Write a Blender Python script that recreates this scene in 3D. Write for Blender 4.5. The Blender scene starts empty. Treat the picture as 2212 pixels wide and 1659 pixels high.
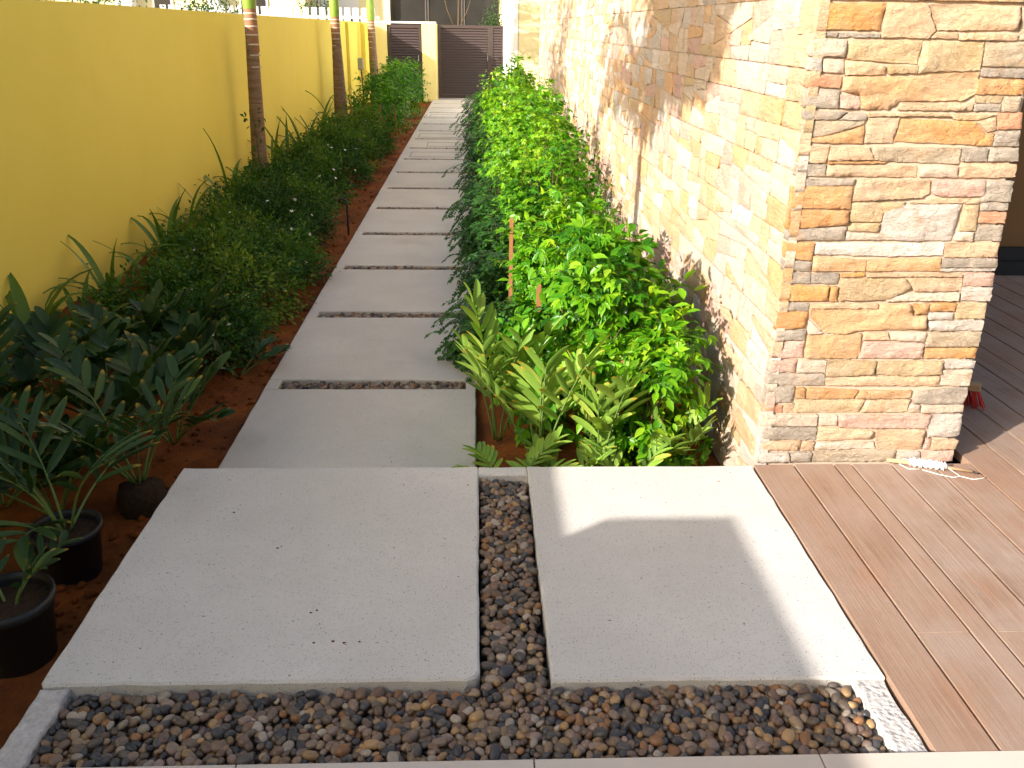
import bpy, bmesh, math, random
import numpy as np
from mathutils import Vector, Matrix, noise
from mathutils.geometry import delaunay_2d_cdt

random.seed(11)
RNG = np.random.default_rng(11)
scn = bpy.context.scene
COL = scn.collection
R = math.radians

# ------------------------------------------------------------------ camera
CAM_H = 1.72
cam_d = bpy.data.cameras.new('camera')
cam = bpy.data.objects.new('camera', cam_d)
COL.objects.link(cam)
scn.camera = cam
cam_d.sensor_width = 36.0
cam_d.lens = 36.0 * 1900.08 / 2212.0
cam_d.clip_start = 0.05
cam_d.clip_end = 500
_p, _y, _r = R(22.0846), R(2.5294), R(0.9164)
_f = Vector((math.sin(_y) * math.cos(_p), math.cos(_y) * math.cos(_p), -math.sin(_p)))
_rt = Vector((math.cos(_y), -math.sin(_y), 0))
_up = _rt.cross(_f)
_rr = _rt * math.cos(_r) + _up * math.sin(_r)
_uu = _up * math.cos(_r) - _rt * math.sin(_r)
cam.matrix_world = Matrix(((_rr.x, _uu.x, -_f.x, 0), (_rr.y, _uu.y, -_f.y, 0), (_rr.z, _uu.z, -_f.z, CAM_H), (0, 0, 0, 1)))

# ------------------------------------------------------------------ sky, sun, exposure
SUN = Vector((1.0, 0.725, -0.557)).normalized()      # direction the light travels
world = bpy.data.worlds.new('World')
scn.world = world
world.use_nodes = True
wn = world.node_tree.nodes
wl = world.node_tree.links
bg = wn['Background']
sky = wn.new('ShaderNodeTexSky')
sky.sky_type = 'NISHITA'
sky.sun_disc = False
sky.sun_elevation = math.asin(-SUN.z)
sky.sun_rotation = math.atan2(-SUN.x, -SUN.y) % (2 * math.pi)
sky.air_density = 1.0
sky.dust_density = 4.0
sky.ozone_density = 0.6
wl.new(sky.outputs[0], bg.inputs[0])
bg.inputs[1].default_value = 0.13
sun_d = bpy.data.lights.new('sun', 'SUN')
sun_d.energy = 4.5
sun_d.angle = R(0.45)
sun_d.color = (1.0, 0.935, 0.86)
sun = bpy.data.objects.new('sun', sun_d)
sun.rotation_euler = SUN.to_track_quat('-Z', 'Y').to_euler()
COL.objects.link(sun)
vs = scn.view_settings
vs.view_transform = 'Standard'
vs.look = 'None'
vs.gamma = 1.0
vs.use_curve_mapping = False
vs.exposure = 1.2
scn.cycles.max_bounces = 8
scn.cycles.diffuse_bounces = 5
scn.cycles.transparent_max_bounces = 8
scn.cycles.use_denoising = True
scn.cycles.sample_clamp_indirect = 6.0

# ------------------------------------------------------------------ helpers: objects
def link(o, parent=None):
    COL.objects.link(o)
    if parent is not None:
        o.parent = parent
    return o

def tag(o, label=None, cat=None, group=None, kind=None):
    if label: o['label'] = label
    if cat: o['category'] = cat
    if group: o['group'] = group
    if kind: o['kind'] = kind
    return o

def empty(name, loc, label=None, cat=None, group=None, rz=0.0, kind=None):
    o = bpy.data.objects.new(name, None)
    o.empty_display_size = 0.1
    o.location = loc
    o.rotation_euler = (0, 0, rz)
    COL.objects.link(o)
    return tag(o, label, cat, group, kind)

def mesh_of(name, verts, faces, mat, smooth=False, attrs=None):
    me = bpy.data.meshes.new(name)
    if isinstance(faces, np.ndarray):
        n = len(faces); k = faces.shape[1]
        v = np.asarray(verts, dtype=np.float32)
        me.vertices.add(len(v)); me.vertices.foreach_set('co', v.ravel())
        me.loops.add(n * k); me.loops.foreach_set('vertex_index', faces.astype(np.int32).ravel())
        me.polygons.add(n)
        me.polygons.foreach_set('loop_start', np.arange(0, n * k, k, dtype=np.int32))
        try: me.polygons.foreach_set('loop_total', np.full(n, k, dtype=np.int32))
        except Exception: pass
        me.update(calc_edges=True); me.validate()
    else:
        me.from_pydata([tuple(map(float, p)) for p in verts], [], [tuple(int(i) for i in f) for f in faces])
        me.update()
    if smooth:
        me.polygons.foreach_set('use_smooth', np.ones(len(me.polygons), dtype=bool))
    if attrs:
        for an, (ty, arr) in attrs.items():
            a = me.attributes.new(an, ty, 'POINT')
            a.data.foreach_set('color' if ty == 'FLOAT_COLOR' else 'value', np.asarray(arr, dtype=np.float32).ravel())
    if mat is not None:
        me.materials.append(mat)
    return me

def obj(name, verts, faces, mat, parent=None, smooth=False, attrs=None, loc=None):
    o = bpy.data.objects.new(name, mesh_of(name, verts, faces, mat, smooth, attrs))
    if loc is not None: o.location = loc
    return link(o, parent)

def inst(name, me, parent, M, color=None):
    o = bpy.data.objects.new(name, me)
    COL.objects.link(o)
    if parent is not None: o.parent = parent
    o.matrix_basis = M
    if color is not None: o.color = (*color, 1)
    return o

class MB:
    """collects shapes that make up ONE part"""
    def __init__(s): s.v = []; s.f = []
    def add(s, v, f):
        b = len(s.v); s.v += [tuple(p) for p in v]; s.f += [tuple(i + b for i in q) for q in f]; return s
    def box(s, x0, x1, y0, y1, z0, z1, bev=0.0):
        if bev <= 0:
            v = [(x0,y0,z0),(x1,y0,z0),(x1,y1,z0),(x0,y1,z0),(x0,y0,z1),(x1,y0,z1),(x1,y1,z1),(x0,y1,z1)]
            f = [(3,2,1,0),(4,5,6,7),(0,1,5,4),(1,2,6,5),(2,3,7,6),(3,0,4,7)]
            return s.add(v, f)
        bm = bmesh.new(); bmesh.ops.create_cube(bm, size=1.0)
        for p in bm.verts:
            p.co = Vector(((x0+x1)/2 + p.co.x*(x1-x0), (y0+y1)/2 + p.co.y*(y1-y0), (z0+z1)/2 + p.co.z*(z1-z0)))
        bmesh.ops.bevel(bm, geom=bm.edges[:], offset=bev, segments=1, affect='EDGES', profile=0.5)
        bm.verts.index_update()
        v = [p.co[:] for p in bm.verts]; f = [[q.index for q in t.verts] for t in bm.faces]; bm.free()
        return s.add(v, f)
    def tube(s, pts, rad, n=8, caps=True):
        pts = [Vector(p) for p in pts]
        rad = rad if isinstance(rad, (list, tuple)) else [rad] * len(pts)
        rings = []
        t0 = (pts[1] - pts[0]).normalized()
        a = Vector((0, 0, 1)) if abs(t0.z) < 0.9 else Vector((1, 0, 0))
        u = t0.cross(a).normalized()
        base = len(s.v)
        for i, p in enumerate(pts):
            t = (pts[min(i+1, len(pts)-1)] - pts[max(i-1, 0)]).normalized()
            u = (u - t * u.dot(t)).normalized(); w = t.cross(u)
            for k in range(n):
                an = 2 * math.pi * k / n
                s.v.append(tuple(p + (u * math.cos(an) + w * math.sin(an)) * rad[i]))
        for i in range(len(pts) - 1):
            for k in range(n):
                a0 = base + i*n + k; a1 = base + i*n + (k+1) % n
                s.f.append((a0, a1, a1 + n, a0 + n))
        if caps:
            s.f.append(tuple(base + k for k in reversed(range(n))))
            s.f.append(tuple(base + (len(pts)-1)*n + k for k in range(n)))
        return s
    def lathe(s, prof, n=24, c=(0, 0, 0)):
        base = len(s.v)
        for (r, z) in prof:
            for k in range(n):
                an = 2*math.pi*k/n
                s.v.append((c[0] + r*math.cos(an), c[1] + r*math.sin(an), c[2] + z))
        for i in range(len(prof)-1):
            for k in range(n):
                a0 = base + i*n + k; a1 = base + i*n + (k+1) % n
                s.f.append((a0, a1, a1+n, a0+n))
        return s
    def build(s, name, mat, parent=None, smooth=False, loc=None):
        return obj(name, s.v, s.f, mat, parent, smooth, None, loc)

def resample(poly, step):
    out = []
    n = len(poly)
    for i in range(n):
        a = np.array(poly[i], float); b = np.array(poly[(i+1) % n], float)
        k = max(1, int(round(np.linalg.norm(b-a) / step)))
        for j in range(k): out.append(a + (b-a) * j / k)
    return np.array(out)

def prism(poly, z0, z1, bev=0.006, jit=0.0, step=0.08, seed=0):
    """CCW outline in XY -> slightly uneven slab with an eased top edge"""
    p = resample(poly, step)
    rg = np.random.default_rng(seed)
    p = p + rg.normal(0, jit, p.shape) if jit else p
    nx = np.roll(p, -1, 0); pv = np.roll(p, 1, 0)
    t = nx - pv; t /= np.maximum(np.linalg.norm(t, axis=1, keepdims=True), 1e-9)
    inw = np.stack([-t[:, 1], t[:, 0]], 1)
    q = p + inw * bev; n = len(p)
    v = [(*a, z0) for a in p] + [(*a, z1 - bev) for a in p] + [(*a, z1) for a in q]
    f = [tuple(2*n + i for i in range(n)), tuple(reversed(range(n)))]
    for k in range(2):
        for i in range(n):
            j = (i+1) % n
            f.append((k*n+i, k*n+j, (k+1)*n+j, (k+1)*n+i))
    return v, f

# ------------------------------------------------------------------ helpers: materials
class NT:
    def __init__(s, name):
        s.m = bpy.data.materials.new(name); s.m.use_nodes = True
        s.t = s.m.node_tree; s.n = s.t.nodes; s.l = s.t.links
        s.b = s.n['Principled BSDF']; s.out = s.n['Material Output']
    def node(s, ty, **kw):
        nd = s.n.new('ShaderNode' + ty)
        for k, v in kw.items(): setattr(nd, k, v)
        return nd
    def set(s, sock, v):
        if hasattr(v, 'is_output') or isinstance(v, bpy.types.NodeSocket): s.l.new(v, sock)
        else: sock.default_value = v
    def pos(s, scale=(1, 1, 1), obj=False):
        src = s.node('TexCoord').outputs['Object'] if obj else s.node('NewGeometry').outputs['Position']
        mp = s.node('Mapping'); s.l.new(src, mp.inputs[0]); mp.inputs['Scale'].default_value = scale
        return mp.outputs[0]
    def noise(s, vec, scale, detail=4, rough=0.55, dist=0.0, out=0):
        nd = s.node('TexNoise'); s.l.new(vec, nd.inputs['Vector'])
        nd.inputs['Scale'].default_value = scale; nd.inputs['Detail'].default_value = detail
        nd.inputs['Roughness'].default_value = rough; nd.inputs['Distortion'].default_value = dist
        return nd.outputs[out]
    def voro(s, vec, scale, out='Distance', feature='F1'):
        nd = s.node('TexVoronoi', feature=feature); s.l.new(vec, nd.inputs['Vector'])
        nd.inputs['Scale'].default_value = scale
        return nd.outputs[out]
    def ramp(s, fac, stops, interp='LINEAR'):
        nd = s.node('ValToRGB'); s.l.new(fac, nd.inputs[0]); cr = nd.color_ramp; cr.interpolation = interp
        while len(cr.elements) < len(stops): cr.elements.new(0.5)
        for e, (p, c) in zip(cr.elements, stops):
            e.position = p; e.color = (*c, 1) if len(c) == 3 else c
        return nd.outputs[0]
    def map(s, v, a, b, c=0.0, d=1.0):
        nd = s.node('MapRange'); s.l.new(v, nd.inputs[0])
        for i, x in enumerate((a, b, c, d)): nd.inputs[1+i].default_value = x
        return nd.outputs[0]
    def mix(s, fac, a, b, blend='MIX'):
        nd = s.node('Mix', data_type='RGBA', blend_type=blend)
        s.set(nd.inputs[0], fac)
        for i, x in ((6, a), (7, b)):
            s.set(nd.inputs[i], x if not (isinstance(x, tuple) and len(x) == 3) else (*x, 1))
        return nd.outputs[2]
    def math(s, op, a, b=0.0):
        nd = s.node('Math', operation=op); s.set(nd.inputs[0], a); s.set(nd.inputs[1], b); return nd.outputs[0]
    def bump(s, h, strength=0.3, dist=0.01, prev=None):
        nd = s.node('Bump'); s.l.new(h, nd.inputs['Height'])
        nd.inputs['Strength'].default_value = strength; nd.inputs['Distance'].default_value = dist
        if prev is not None: s.l.new(prev, nd.inputs['Normal'])
        return nd.outputs[0]
    def fin(s, color=None, rough=0.7, normal=None, spec=0.5, metal=0.0):
        if color is not None: s.set(s.b.inputs['Base Color'], color if not (isinstance(color, tuple) and len(color) == 3) else (*color, 1))
        s.set(s.b.inputs['Roughness'], rough)
        s.b.inputs['Specular IOR Level'].default_value = spec
        s.b.inputs['Metallic'].default_value = metal
        if normal is not None: s.l.new(normal, s.b.inputs['Normal'])
        return s.m

def m_concrete(name, base, speck=1.0, rough_bump=0.25):
    m = NT(name); p = m.pos()
    n1 = m.noise(p, 1.7, 6, 0.6); n2 = m.noise(p, 22, 4, 0.6); n3 = m.noise(p, 420, 2, 0.6)
    c = m.mix(m.map(n1, 0.35, 0.7), tuple(x*0.88 for x in base), tuple(x*1.06 for x in base))
    c = m.mix(m.map(n2, 0.4, 0.75, 0, 0.35), c, tuple(base[i]*k for i, k in enumerate((0.86, 0.85, 0.84))))
    c = m.mix(m.map(n3, 0.3, 0.7, 0, 0.22), c, tuple(x*0.62 for x in base))
    for sc, th, keep, colr in ((190, 0.22, 0.45, (0.16, 0.155, 0.15)), (110, 0.15, 0.40, (0.11, 0.11, 0.12)), (48, 0.10, 0.45, (0.07, 0.07, 0.08)), (24, 0.075, 0.62, (0.05, 0.05, 0.06)), (9, 0.045, 0.72, (0.30, 0.11, 0.03))):
        vd = m.node('TexVoronoi'); m.l.new(m.pos(), vd.inputs['Vector']); vd.inputs['Scale'].default_value = sc
        hit = m.math('LESS_THAN', vd.outputs['Distance'], th)
        sep = m.node('SeparateColor'); m.l.new(vd.outputs['Color'], sep.inputs[0])
        hit = m.math('MULTIPLY', hit, m.math('GREATER_THAN', sep.outputs[0], keep))
        c = m.mix(m.math('MULTIPLY', hit, 0.75 * speck), c, colr)
    st = m.noise(m.pos((1, 1, 1)), 0.9, 3, 0.5, 0.4)
    c = m.mix(m.map(st, 0.58, 0.75, 0, 0.28), c, (0.42, 0.32, 0.22))
    b = m.bump(n3, rough_bump, 0.004); b = m.bump(n2, 0.12, 0.006, b)
    return m.fin(c, 0.82, b, 0.3)

M = {}
M['slab'] = m_concrete('slab_concrete', (0.63, 0.60, 0.555), 1.0, 0.5)
M['path'] = m_concrete('path_concrete', (0.62, 0.58, 0.52), 0.8, 0.4)
def _k():
    m = NT('rough_kerb'); p = m.pos()
    n = m.voro(p, 75, 'Distance', 'SMOOTH_F1'); n2 = m.noise(p, 60, 5, 0.7)
    c = m.mix(m.map(n2, 0.35, 0.7), (0.42, 0.39, 0.37), (0.62, 0.59, 0.56))
    return m.fin(c, 0.9, m.bump(n2, 0.6, 0.012, m.bump(n, 0.7, 0.01)), 0.2)
M['kerb'] = _k()
def _soil():
    m = NT('red_sand'); p = m.pos()
    n1 = m.noise(p, 2.2, 6, 0.65); n2 = m.noise(p, 45, 5, 0.7); n3 = m.noise(p, 9, 5, 0.7)
    c = m.mix(m.map(n1, 0.35, 0.68), (0.115, 0.034, 0.009), (0.30, 0.092, 0.020))
    c = m.mix(m.map(n3, 0.52, 0.72, 0, 0.75), c, (0.075, 0.030, 0.014))
    c = m.mix(m.map(n2, 0.5, 0.75, 0, 0.5), c, (0.12, 0.045, 0.018))
    return m.fin(c, 0.95, m.bump(n2, 0.7, 0.02), 0.15)
M['soil'] = _soil()
def _potting():
    m = NT('potting_soil'); p = m.pos(); n = m.noise(p, 60, 5, 0.7)
    return m.fin(m.mix(n, (0.018, 0.012, 0.009), (0.085, 0.052, 0.034)), 0.95, m.bump(n, 0.8, 0.02), 0.1)
M['potting'] = _potting()
def m_plaster(name, a, b, stain=(0.3, 0.22, 0.1)):
    m = NT(name); p = m.pos()
    n1 = m.noise(p, 0.8, 5, 0.6); n2 = m.noise(p, 160, 3, 0.6); n3 = m.noise(m.pos((1, 2.2, 0.35)), 1.6, 4, 0.6)
    c = m.mix(m.map(n1, 0.35, 0.7), a, b)
    c = m.mix(m.map(n3, 0.55, 0.8, 0, 0.12), c, stain)
    c = m.mix(m.map(m.noise(p, 14, 5, 0.7), 0.68, 0.80, 0, 0.25), c, stain)
    return m.fin(c, 0.85, m.bump(n2, 0.22, 0.004), 0.25)
M['yellow'] = m_plaster('yellow_plaster', (0.80, 0.665, 0.115), (0.85, 0.71, 0.135), (0.64, 0.49, 0.07))
M['sunlit_yellow'] = m_plaster('sunlit_yellow_plaster', (0.78, 0.68, 0.26), (0.82, 0.73, 0.32))  # wall yellow lightened, sun's washed-out glare on the piers put into the colour
M['cream'] = m_plaster('cream_plaster', (0.76, 0.66, 0.34), (0.80, 0.71, 0.42))
M['white'] = m_plaster('white_plaster', (0.78, 0.76, 0.71), (0.82, 0.80, 0.76))
def m_plain(name, c, rough=0.5, spec=0.5, metal=0.0, var=0.15, sc=30):
    m = NT(name); n = m.noise(m.pos(), sc, 4, 0.6)
    col = m.mix(n, tuple(x*(1-var) for x in c), tuple(min(1, x*(1+var)) for x in c))
    return m.fin(col, rough, m.bump(n, 0.08, 0.004), spec, metal)
def _stone():
    m = NT('ledge_stone'); p = m.pos()
    at = m.node('Attribute', attribute_name='Col')
    n1 = m.noise(p, 7, 6, 0.62, 0.6); n2 = m.noise(m.pos((14, 14, 60)), 1.0, 6, 0.65, 0.5); n3 = m.noise(p, 130, 5, 0.7)
    c = m.mix(m.map(n1, 0.34, 0.66, 0, 0.6), at.outputs[0], m.mix(0.6, at.outputs[0], (0.60, 0.50, 0.40)))
    c = m.mix(m.map(m.noise(p, 11, 5, 0.7, 1.2), 0.56, 0.72, 0, 0.5), c, (0.50, 0.24, 0.09))
    c = m.mix(m.map(n2, 0.35, 0.7, 0, 0.30), c, m.mix(1.0, c, (0.62, 0.58, 0.52), 'MULTIPLY'))
    c = m.mix(m.map(n3, 0.55, 0.8, 0, 0.30), c, (0.26, 0.20, 0.14))
    n4 = m.noise(m.pos((1, 1, 1.8)), 34, 7, 0.72, 0.8)
    b = m.bump(n2, 0.6, 0.020); b = m.bump(n4, 0.8, 0.022, b); b = m.bump(n3, 0.5, 0.006, b)
    return m.fin(c, 0.88, b, 0.25)
M['stone'] = _stone()
M['mortar'] = m_plain('stone_backing', (0.46, 0.36, 0.27), 0.95, 0.1)
def _deck():
    m = NT('deck_board')
    oi = m.node('ObjectInfo').outputs['Random']
    g1 = m.noise(m.pos((48, 1.6, 1)), 1.0, 8, 0.74, 1.6); g2 = m.noise(m.pos((190, 5, 1)), 1.0, 4, 0.6)
    n = m.noise(m.pos(), 4.0, 5, 0.65)
    c = m.ramp(g1, [(0.22, (0.125, 0.075, 0.050)), (0.48, (0.245, 0.157, 0.108)), (0.76, (0.39, 0.28, 0.21))])
    c = m.mix(m.map(n, 0.36, 0.66, 0, 0.7), c, (0.335, 0.265, 0.22))
    c = m.mix(m.map(m.noise(m.pos((3, 1.2, 1)), 2.6, 5, 0.7), 0.52, 0.74, 0, 0.6), c, (0.31, 0.15, 0.085))
    c = m.mix(m.map(oi, 0, 1, 0.0, 0.45), c, (0.29, 0.165, 0.10))
    h = m.math('ADD', g1, m.math('MULTIPLY', g2, 0.6))
    return m.fin(c, 0.62, m.bump(h, 0.4, 0.004), 0.3)
M['deck'] = _deck()
def m_pebble(name, attr):
    m = NT(name)
    if attr: src = m.node('Attribute', attribute_name='Col').outputs[0]
    else: src = m.node('ObjectInfo').outputs['Color']
    n = m.noise(m.pos(), 150, 4, 0.6)
    c = m.mix(m.map(n, 0.35, 0.7, 0, 0.45), src, m.mix(1.0, src, (0.55, 0.52, 0.50), 'MULTIPLY'))
    return m.fin(c, 0.48, m.bump(n, 0.12, 0.002), 0.45)
M['pebble'] = m_pebble('pebble', False)
M['pebbles'] = m_pebble('pebble_mass', True)
M['gravelbed'] = m_plain('gravel_bed', (0.05, 0.042, 0.035), 0.95, 0.1, 0, 0.5, 120)
def _tile():
    m = NT('porcelain_tile'); n = m.noise(m.pos(), 5, 6, 0.6)
    return m.fin(m.mix(n, (0.50, 0.43, 0.36), (0.58, 0.51, 0.44)), 0.42, m.bump(m.noise(m.pos(), 90, 3), 0.06, 0.003), 0.4)
M['tile'] = _tile()
M['gate'] = m_plain('gate_brown_metal', (0.048, 0.032, 0.029), 0.42, 0.5, 0.0, 0.2, 18)
M['dark'] = m_plain('black_plastic', (0.014, 0.014, 0.015), 0.5, 0.45, 0, 0.3, 40)
M['steel'] = m_plain('grey_metal', (0.32, 0.32, 0.30), 0.45, 0.5, 0.3)
M['glass'] = m_plain('dark_window_glass', (0.030, 0.028, 0.026), 0.08, 0.7, 0, 0.4, 1.2)
M['frame'] = m_plain('window_frame', (0.10, 0.085, 0.07), 0.5)
M['whitepaint'] = m_plain('white_paint', (0.78, 0.78, 0.76), 0.5, 0.4, 0, 0.05)
M['panel'] = m_plain('brown_wall_panel', (0.20, 0.10, 0.035), 0.6, 0.3, 0, 0.25, 3)
M['string'] = m_plain('white_string', (0.80, 0.78, 0.74), 0.9, 0.1, 0, 0.1, 300)
M['stick'] = m_plain('bare_wood', (0.44, 0.29, 0.16), 0.8, 0.2, 0, 0.25, 60)
M['bristle'] = m_plain('red_bristle', (0.55, 0.03, 0.022), 0.55, 0.3, 0, 0.3, 80)
M['petal'] = m_plain('white_petal', (0.80, 0.76, 0.76), 0.7, 0.2, 0, 0.05)
M['asphalt'] = m_plain('street_paving', (0.22, 0.20, 0.18), 0.9, 0.2, 0, 0.2, 8)
def _stake():
    m = NT('stake_wood'); g = m.noise(m.pos((40, 40, 3)), 1.0, 5, 0.65)
    return m.fin(m.mix(g, (0.20, 0.075, 0.025), (0.42, 0.19, 0.075)), 0.75, m.bump(g, 0.3, 0.004), 0.25)
M['stake'] = _stake()
def _trunk():
    m = NT('palm_trunk')
    sep = m.node('SeparateXYZ'); m.l.new(m.node('NewGeometry').outputs['Position'], sep.inputs[0])
    n = m.noise(m.pos((6, 6, 40)), 1.0, 5, 0.65); n2 = m.noise(m.pos(), 26, 5, 0.7)
    c = m.mix(m.map(n, 0.35, 0.7), (0.15, 0.095, 0.062), (0.29, 0.20, 0.135))
    c = m.mix(m.map(n2, 0.5, 0.75, 0, 0.4), c, (0.30, 0.22, 0.15))
    return m.fin(c, 0.85, m.bump(n, 0.5, 0.01), 0.2)
M['trunk'] = _trunk()
M['ring'] = m_plain('palm_scar_ring', (0.52, 0.45, 0.34), 0.8, 0.2, 0, 0.25, 40)
M['youngtrunk'] = m_plain('palm_young_trunk', (0.26, 0.13, 0.065), 0.7, 0.3, 0, 0.3, 25)
M['shaft'] = m_plain('palm_crownshaft', (0.16, 0.27, 0.025), 0.4, 0.5, 0, 0.35, 9)
M['stem'] = m_plain('woody_stem', (0.13, 0.085, 0.045), 0.85, 0.2, 0, 0.3, 40)
M['rachis'] = m_plain('green_rachis', (0.13, 0.20, 0.045), 0.5, 0.4, 0, 0.2, 30)

def m_leaf(name, stops, gloss=0.4, trans=0.28, tips=None, tipcol=(0.55, 0.22, 0.03)):
    """tint attribute (per leaf) + object random choose the colour; tip attribute browns the ends"""
    m = NT(name)
    at = m.node('Attribute', attribute_name='tint').outputs['Fac']
    oi = m.node('ObjectInfo').outputs['Random']
    f = m.math('ADD', at, m.math('MULTIPLY', m.math('SUBTRACT', oi, 0.5), 0.35))
    n = m.noise(m.pos(), 40, 3)
    f = m.math('ADD', f, m.math('MULTIPLY', m.math('SUBTRACT', n, 0.5), 0.25))
    c = m.ramp(f, stops)
    if tips:
        tp = m.node('Attribute', attribute_name='tip').outputs['Fac']
        th = m.map(oi, 0.15, 1.0, 1.02, tips)
        fac = m.math('MULTIPLY', m.math('SUBTRACT', tp, th), 7.0)
        nd = m.node('Clamp'); m.l.new(fac, nd.inputs[0])
        c = m.mix(nd.outputs[0], c, m.mix(0.45, (0.40, 0.34, 0.04), tipcol))
    m.fin(c, gloss, None, 0.28)
    tr = m.node('BsdfTranslucent')
    m.l.new(m.mix(1.0, c, (1.5, 1.6, 0.6), 'MULTIPLY'), tr.inputs[0])
    mx = m.node('MixShader'); mx.inputs[0].default_value = trans
    m.l.new(m.b.outputs[0], mx.inputs[1]); m.l.new(tr.outputs[0], mx.inputs[2]); m.l.new(mx.outputs[0], m.out.inputs[0])
    return m.m
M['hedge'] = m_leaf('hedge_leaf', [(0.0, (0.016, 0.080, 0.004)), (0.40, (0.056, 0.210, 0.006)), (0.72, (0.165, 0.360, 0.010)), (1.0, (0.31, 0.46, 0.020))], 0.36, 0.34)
M['pinnate'] = m_leaf('pinnate_leaf', [(0.1, (0.018, 0.062, 0.010)), (0.6, (0.040, 0.125, 0.016)), (1.0, (0.085, 0.21, 0.022))], 0.45, 0.22)
M['cover'] = m_leaf('low_shrub_leaf', [(0.0, (0.012, 0.046, 0.007)), (0.45, (0.034, 0.110, 0.011)), (0.75, (0.095, 0.190, 0.016)), (1.0, (0.20, 0.26, 0.025))], 0.62, 0.26)
M['strap'] = m_leaf('strap_leaf', [(0.1, (0.055, 0.125, 0.018)), (0.6, (0.12, 0.21, 0.028)), (1.0, (0.25, 0.31, 0.05))], 0.42, 0.22)
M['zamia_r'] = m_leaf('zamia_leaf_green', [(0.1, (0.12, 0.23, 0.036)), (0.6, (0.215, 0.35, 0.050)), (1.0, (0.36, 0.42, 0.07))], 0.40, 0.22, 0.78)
M['zamia_l'] = m_leaf('zamia_leaf_dark_shaded', [(0.1, (0.017, 0.046, 0.015)), (0.6, (0.032, 0.076, 0.020)), (1.0, (0.085, 0.135, 0.022))], 0.5, 0.16, 0.80)  # dark leaf green lowered further to carry the left bed's weaker light
M['palmleaf'] = m_leaf('palm_frond_leaf', [(0.1, (0.03, 0.08, 0.012)), (1.0, (0.08, 0.17, 0.03))], 0.42, 0.2)
M['tree'] = m_leaf('tree_leaf', [(0.1, (0.020, 0.055, 0.014)), (0.6, (0.045, 0.105, 0.022)), (1.0, (0.10, 0.17, 0.035))], 0.5, 0.22)

# ================================================================== SETTING
ZP = 0.20                                   # terrace level above the path
def soil_z(x, y):
    n = noise.fractal(Vector((x*1.6, y*1.6, 3.1)), 1.0, 2.1, 5)
    n2 = noise.noise(Vector((x*14, y*14, 1.7)))
    z = -0.035 + 0.030*n + 0.008*n2
    if x < -1.9: z += 0.10*min(1, (-1.9-x)/0.5) * (0.6 + 0.7*noise.noise(Vector((x, y*0.9, 9))))
    if x < -1.0 and y < 3.4: z -= 0.02
    if -1.02 < x < -0.06 and y > 2.6: z = -0.22
    if x > -1.03 and y < 2.88: z = -0.12
    return z
def build_soil():
    xs = np.concatenate([np.arange(-6, -2.6, 0.3), np.arange(-2.6, 1.25, 0.045)])
    ys = np.concatenate([np.arange(-1, 7, 0.045), np.arange(7, 24.6, 0.11)])
    nx, ny = len(xs), len(ys)
    v = np.array([(x, y, soil_z(x, y)) for y in ys for x in xs], dtype=np.float32)
    i = np.arange((nx-1)*(ny-1)); r = i // (nx-1); c = i % (nx-1); a = r*nx + c
    tag(obj('garden_soil', v, np.stack([a, a+1, a+nx+1, a+nx], 1), M['soil'], None, True), 'red sandy soil of the planting beds', None, None, 'structure')
build_soil()
tag(obj('ground', [(-120,-60,-0.3),(120,-60,-0.3),(120,160,-0.3),(-120,160,-0.3)], [(0,1,2,3)], M['asphalt']), 'sandy ground around the garden', None, None, 'structure')

# soil clods on the bed beside the path
def clods():
    vs, fs = [], []
    bm = bmesh.new(); bmesh.ops.create_icosphere(bm, subdivisions=1, radius=1); bm.verts.index_update()
    bv = np.array([p.co[:] for p in bm.verts]); bf = np.array([[q.index for q in t.verts] for t in bm.faces]); bm.free()
    for i in range(700):
        y = 2.3 + 16*random.random()**1.7
        x = -1.10 - 0.33*random.random()
        s = random.choice((0.004, 0.006, 0.009, 0.014, 0.02)) * random.uniform(0.7, 1.2)
        vs.append(bv * (s*random.uniform(.7,1.3), s*random.uniform(.7,1.3), s*0.7) * (1 + RNG.normal(0, .15, bv.shape)) + (x, y, soil_z(x, y) + s*0.3)); fs.append(bf + i*len(bv))
    tag(obj('soil_clods', np.concatenate(vs), np.concatenate(fs), M['soil']), 'scattered red soil clods along the path', 'soil', None, 'stuff')
clods()

# ------------------------------------------------------------------ pebbles
def ico(sub):
    bm = bmesh.new(); bmesh.ops.create_icosphere(bm, subdivisions=sub, radius=1); bm.verts.index_update()
    v = np.array([p.co[:] for p in bm.verts]); f = np.array([[q.index for q in t.verts] for t in bm.faces]); bm.free()
    return v, f
def pebble_shape(v, seed):
    rg = np.random.default_rng(seed); o = v.copy()
    for i in range(3):
        d = rg.normal(0, 1, 3); d /= np.linalg.norm(d)
        o += np.outer(np.sin(v @ d * rg.uniform(1, 2.2) + rg.uniform(0, 6)), d) * 0.11
    q = rg.uniform(2.2, 3.2)
    return np.sign(o) * np.abs(o) ** (2.3 / q) 
PV, PF = ico(2); PV1, PF1 = ico(1)
SHAPES = [pebble_shape(PV, 100+i) for i in range(14)]
SHAPES1 = [pebble_shape(PV1, 100+i) for i in range(6)]
PAL = 0.88*np.array([(.165,.10,.062),(.21,.14,.085),(.115,.094,.078),(.052,.051,.056),(.29,.20,.12),(.36,.30,.235),(.27,.13,.052),(.37,.23,.105),(.19,.12,.09),(.14,.105,.075),(.075,.068,.066),(.23,.16,.115),(.27,.19,.145),(.05,.048,.05),(.16,.11,.075)])
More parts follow.
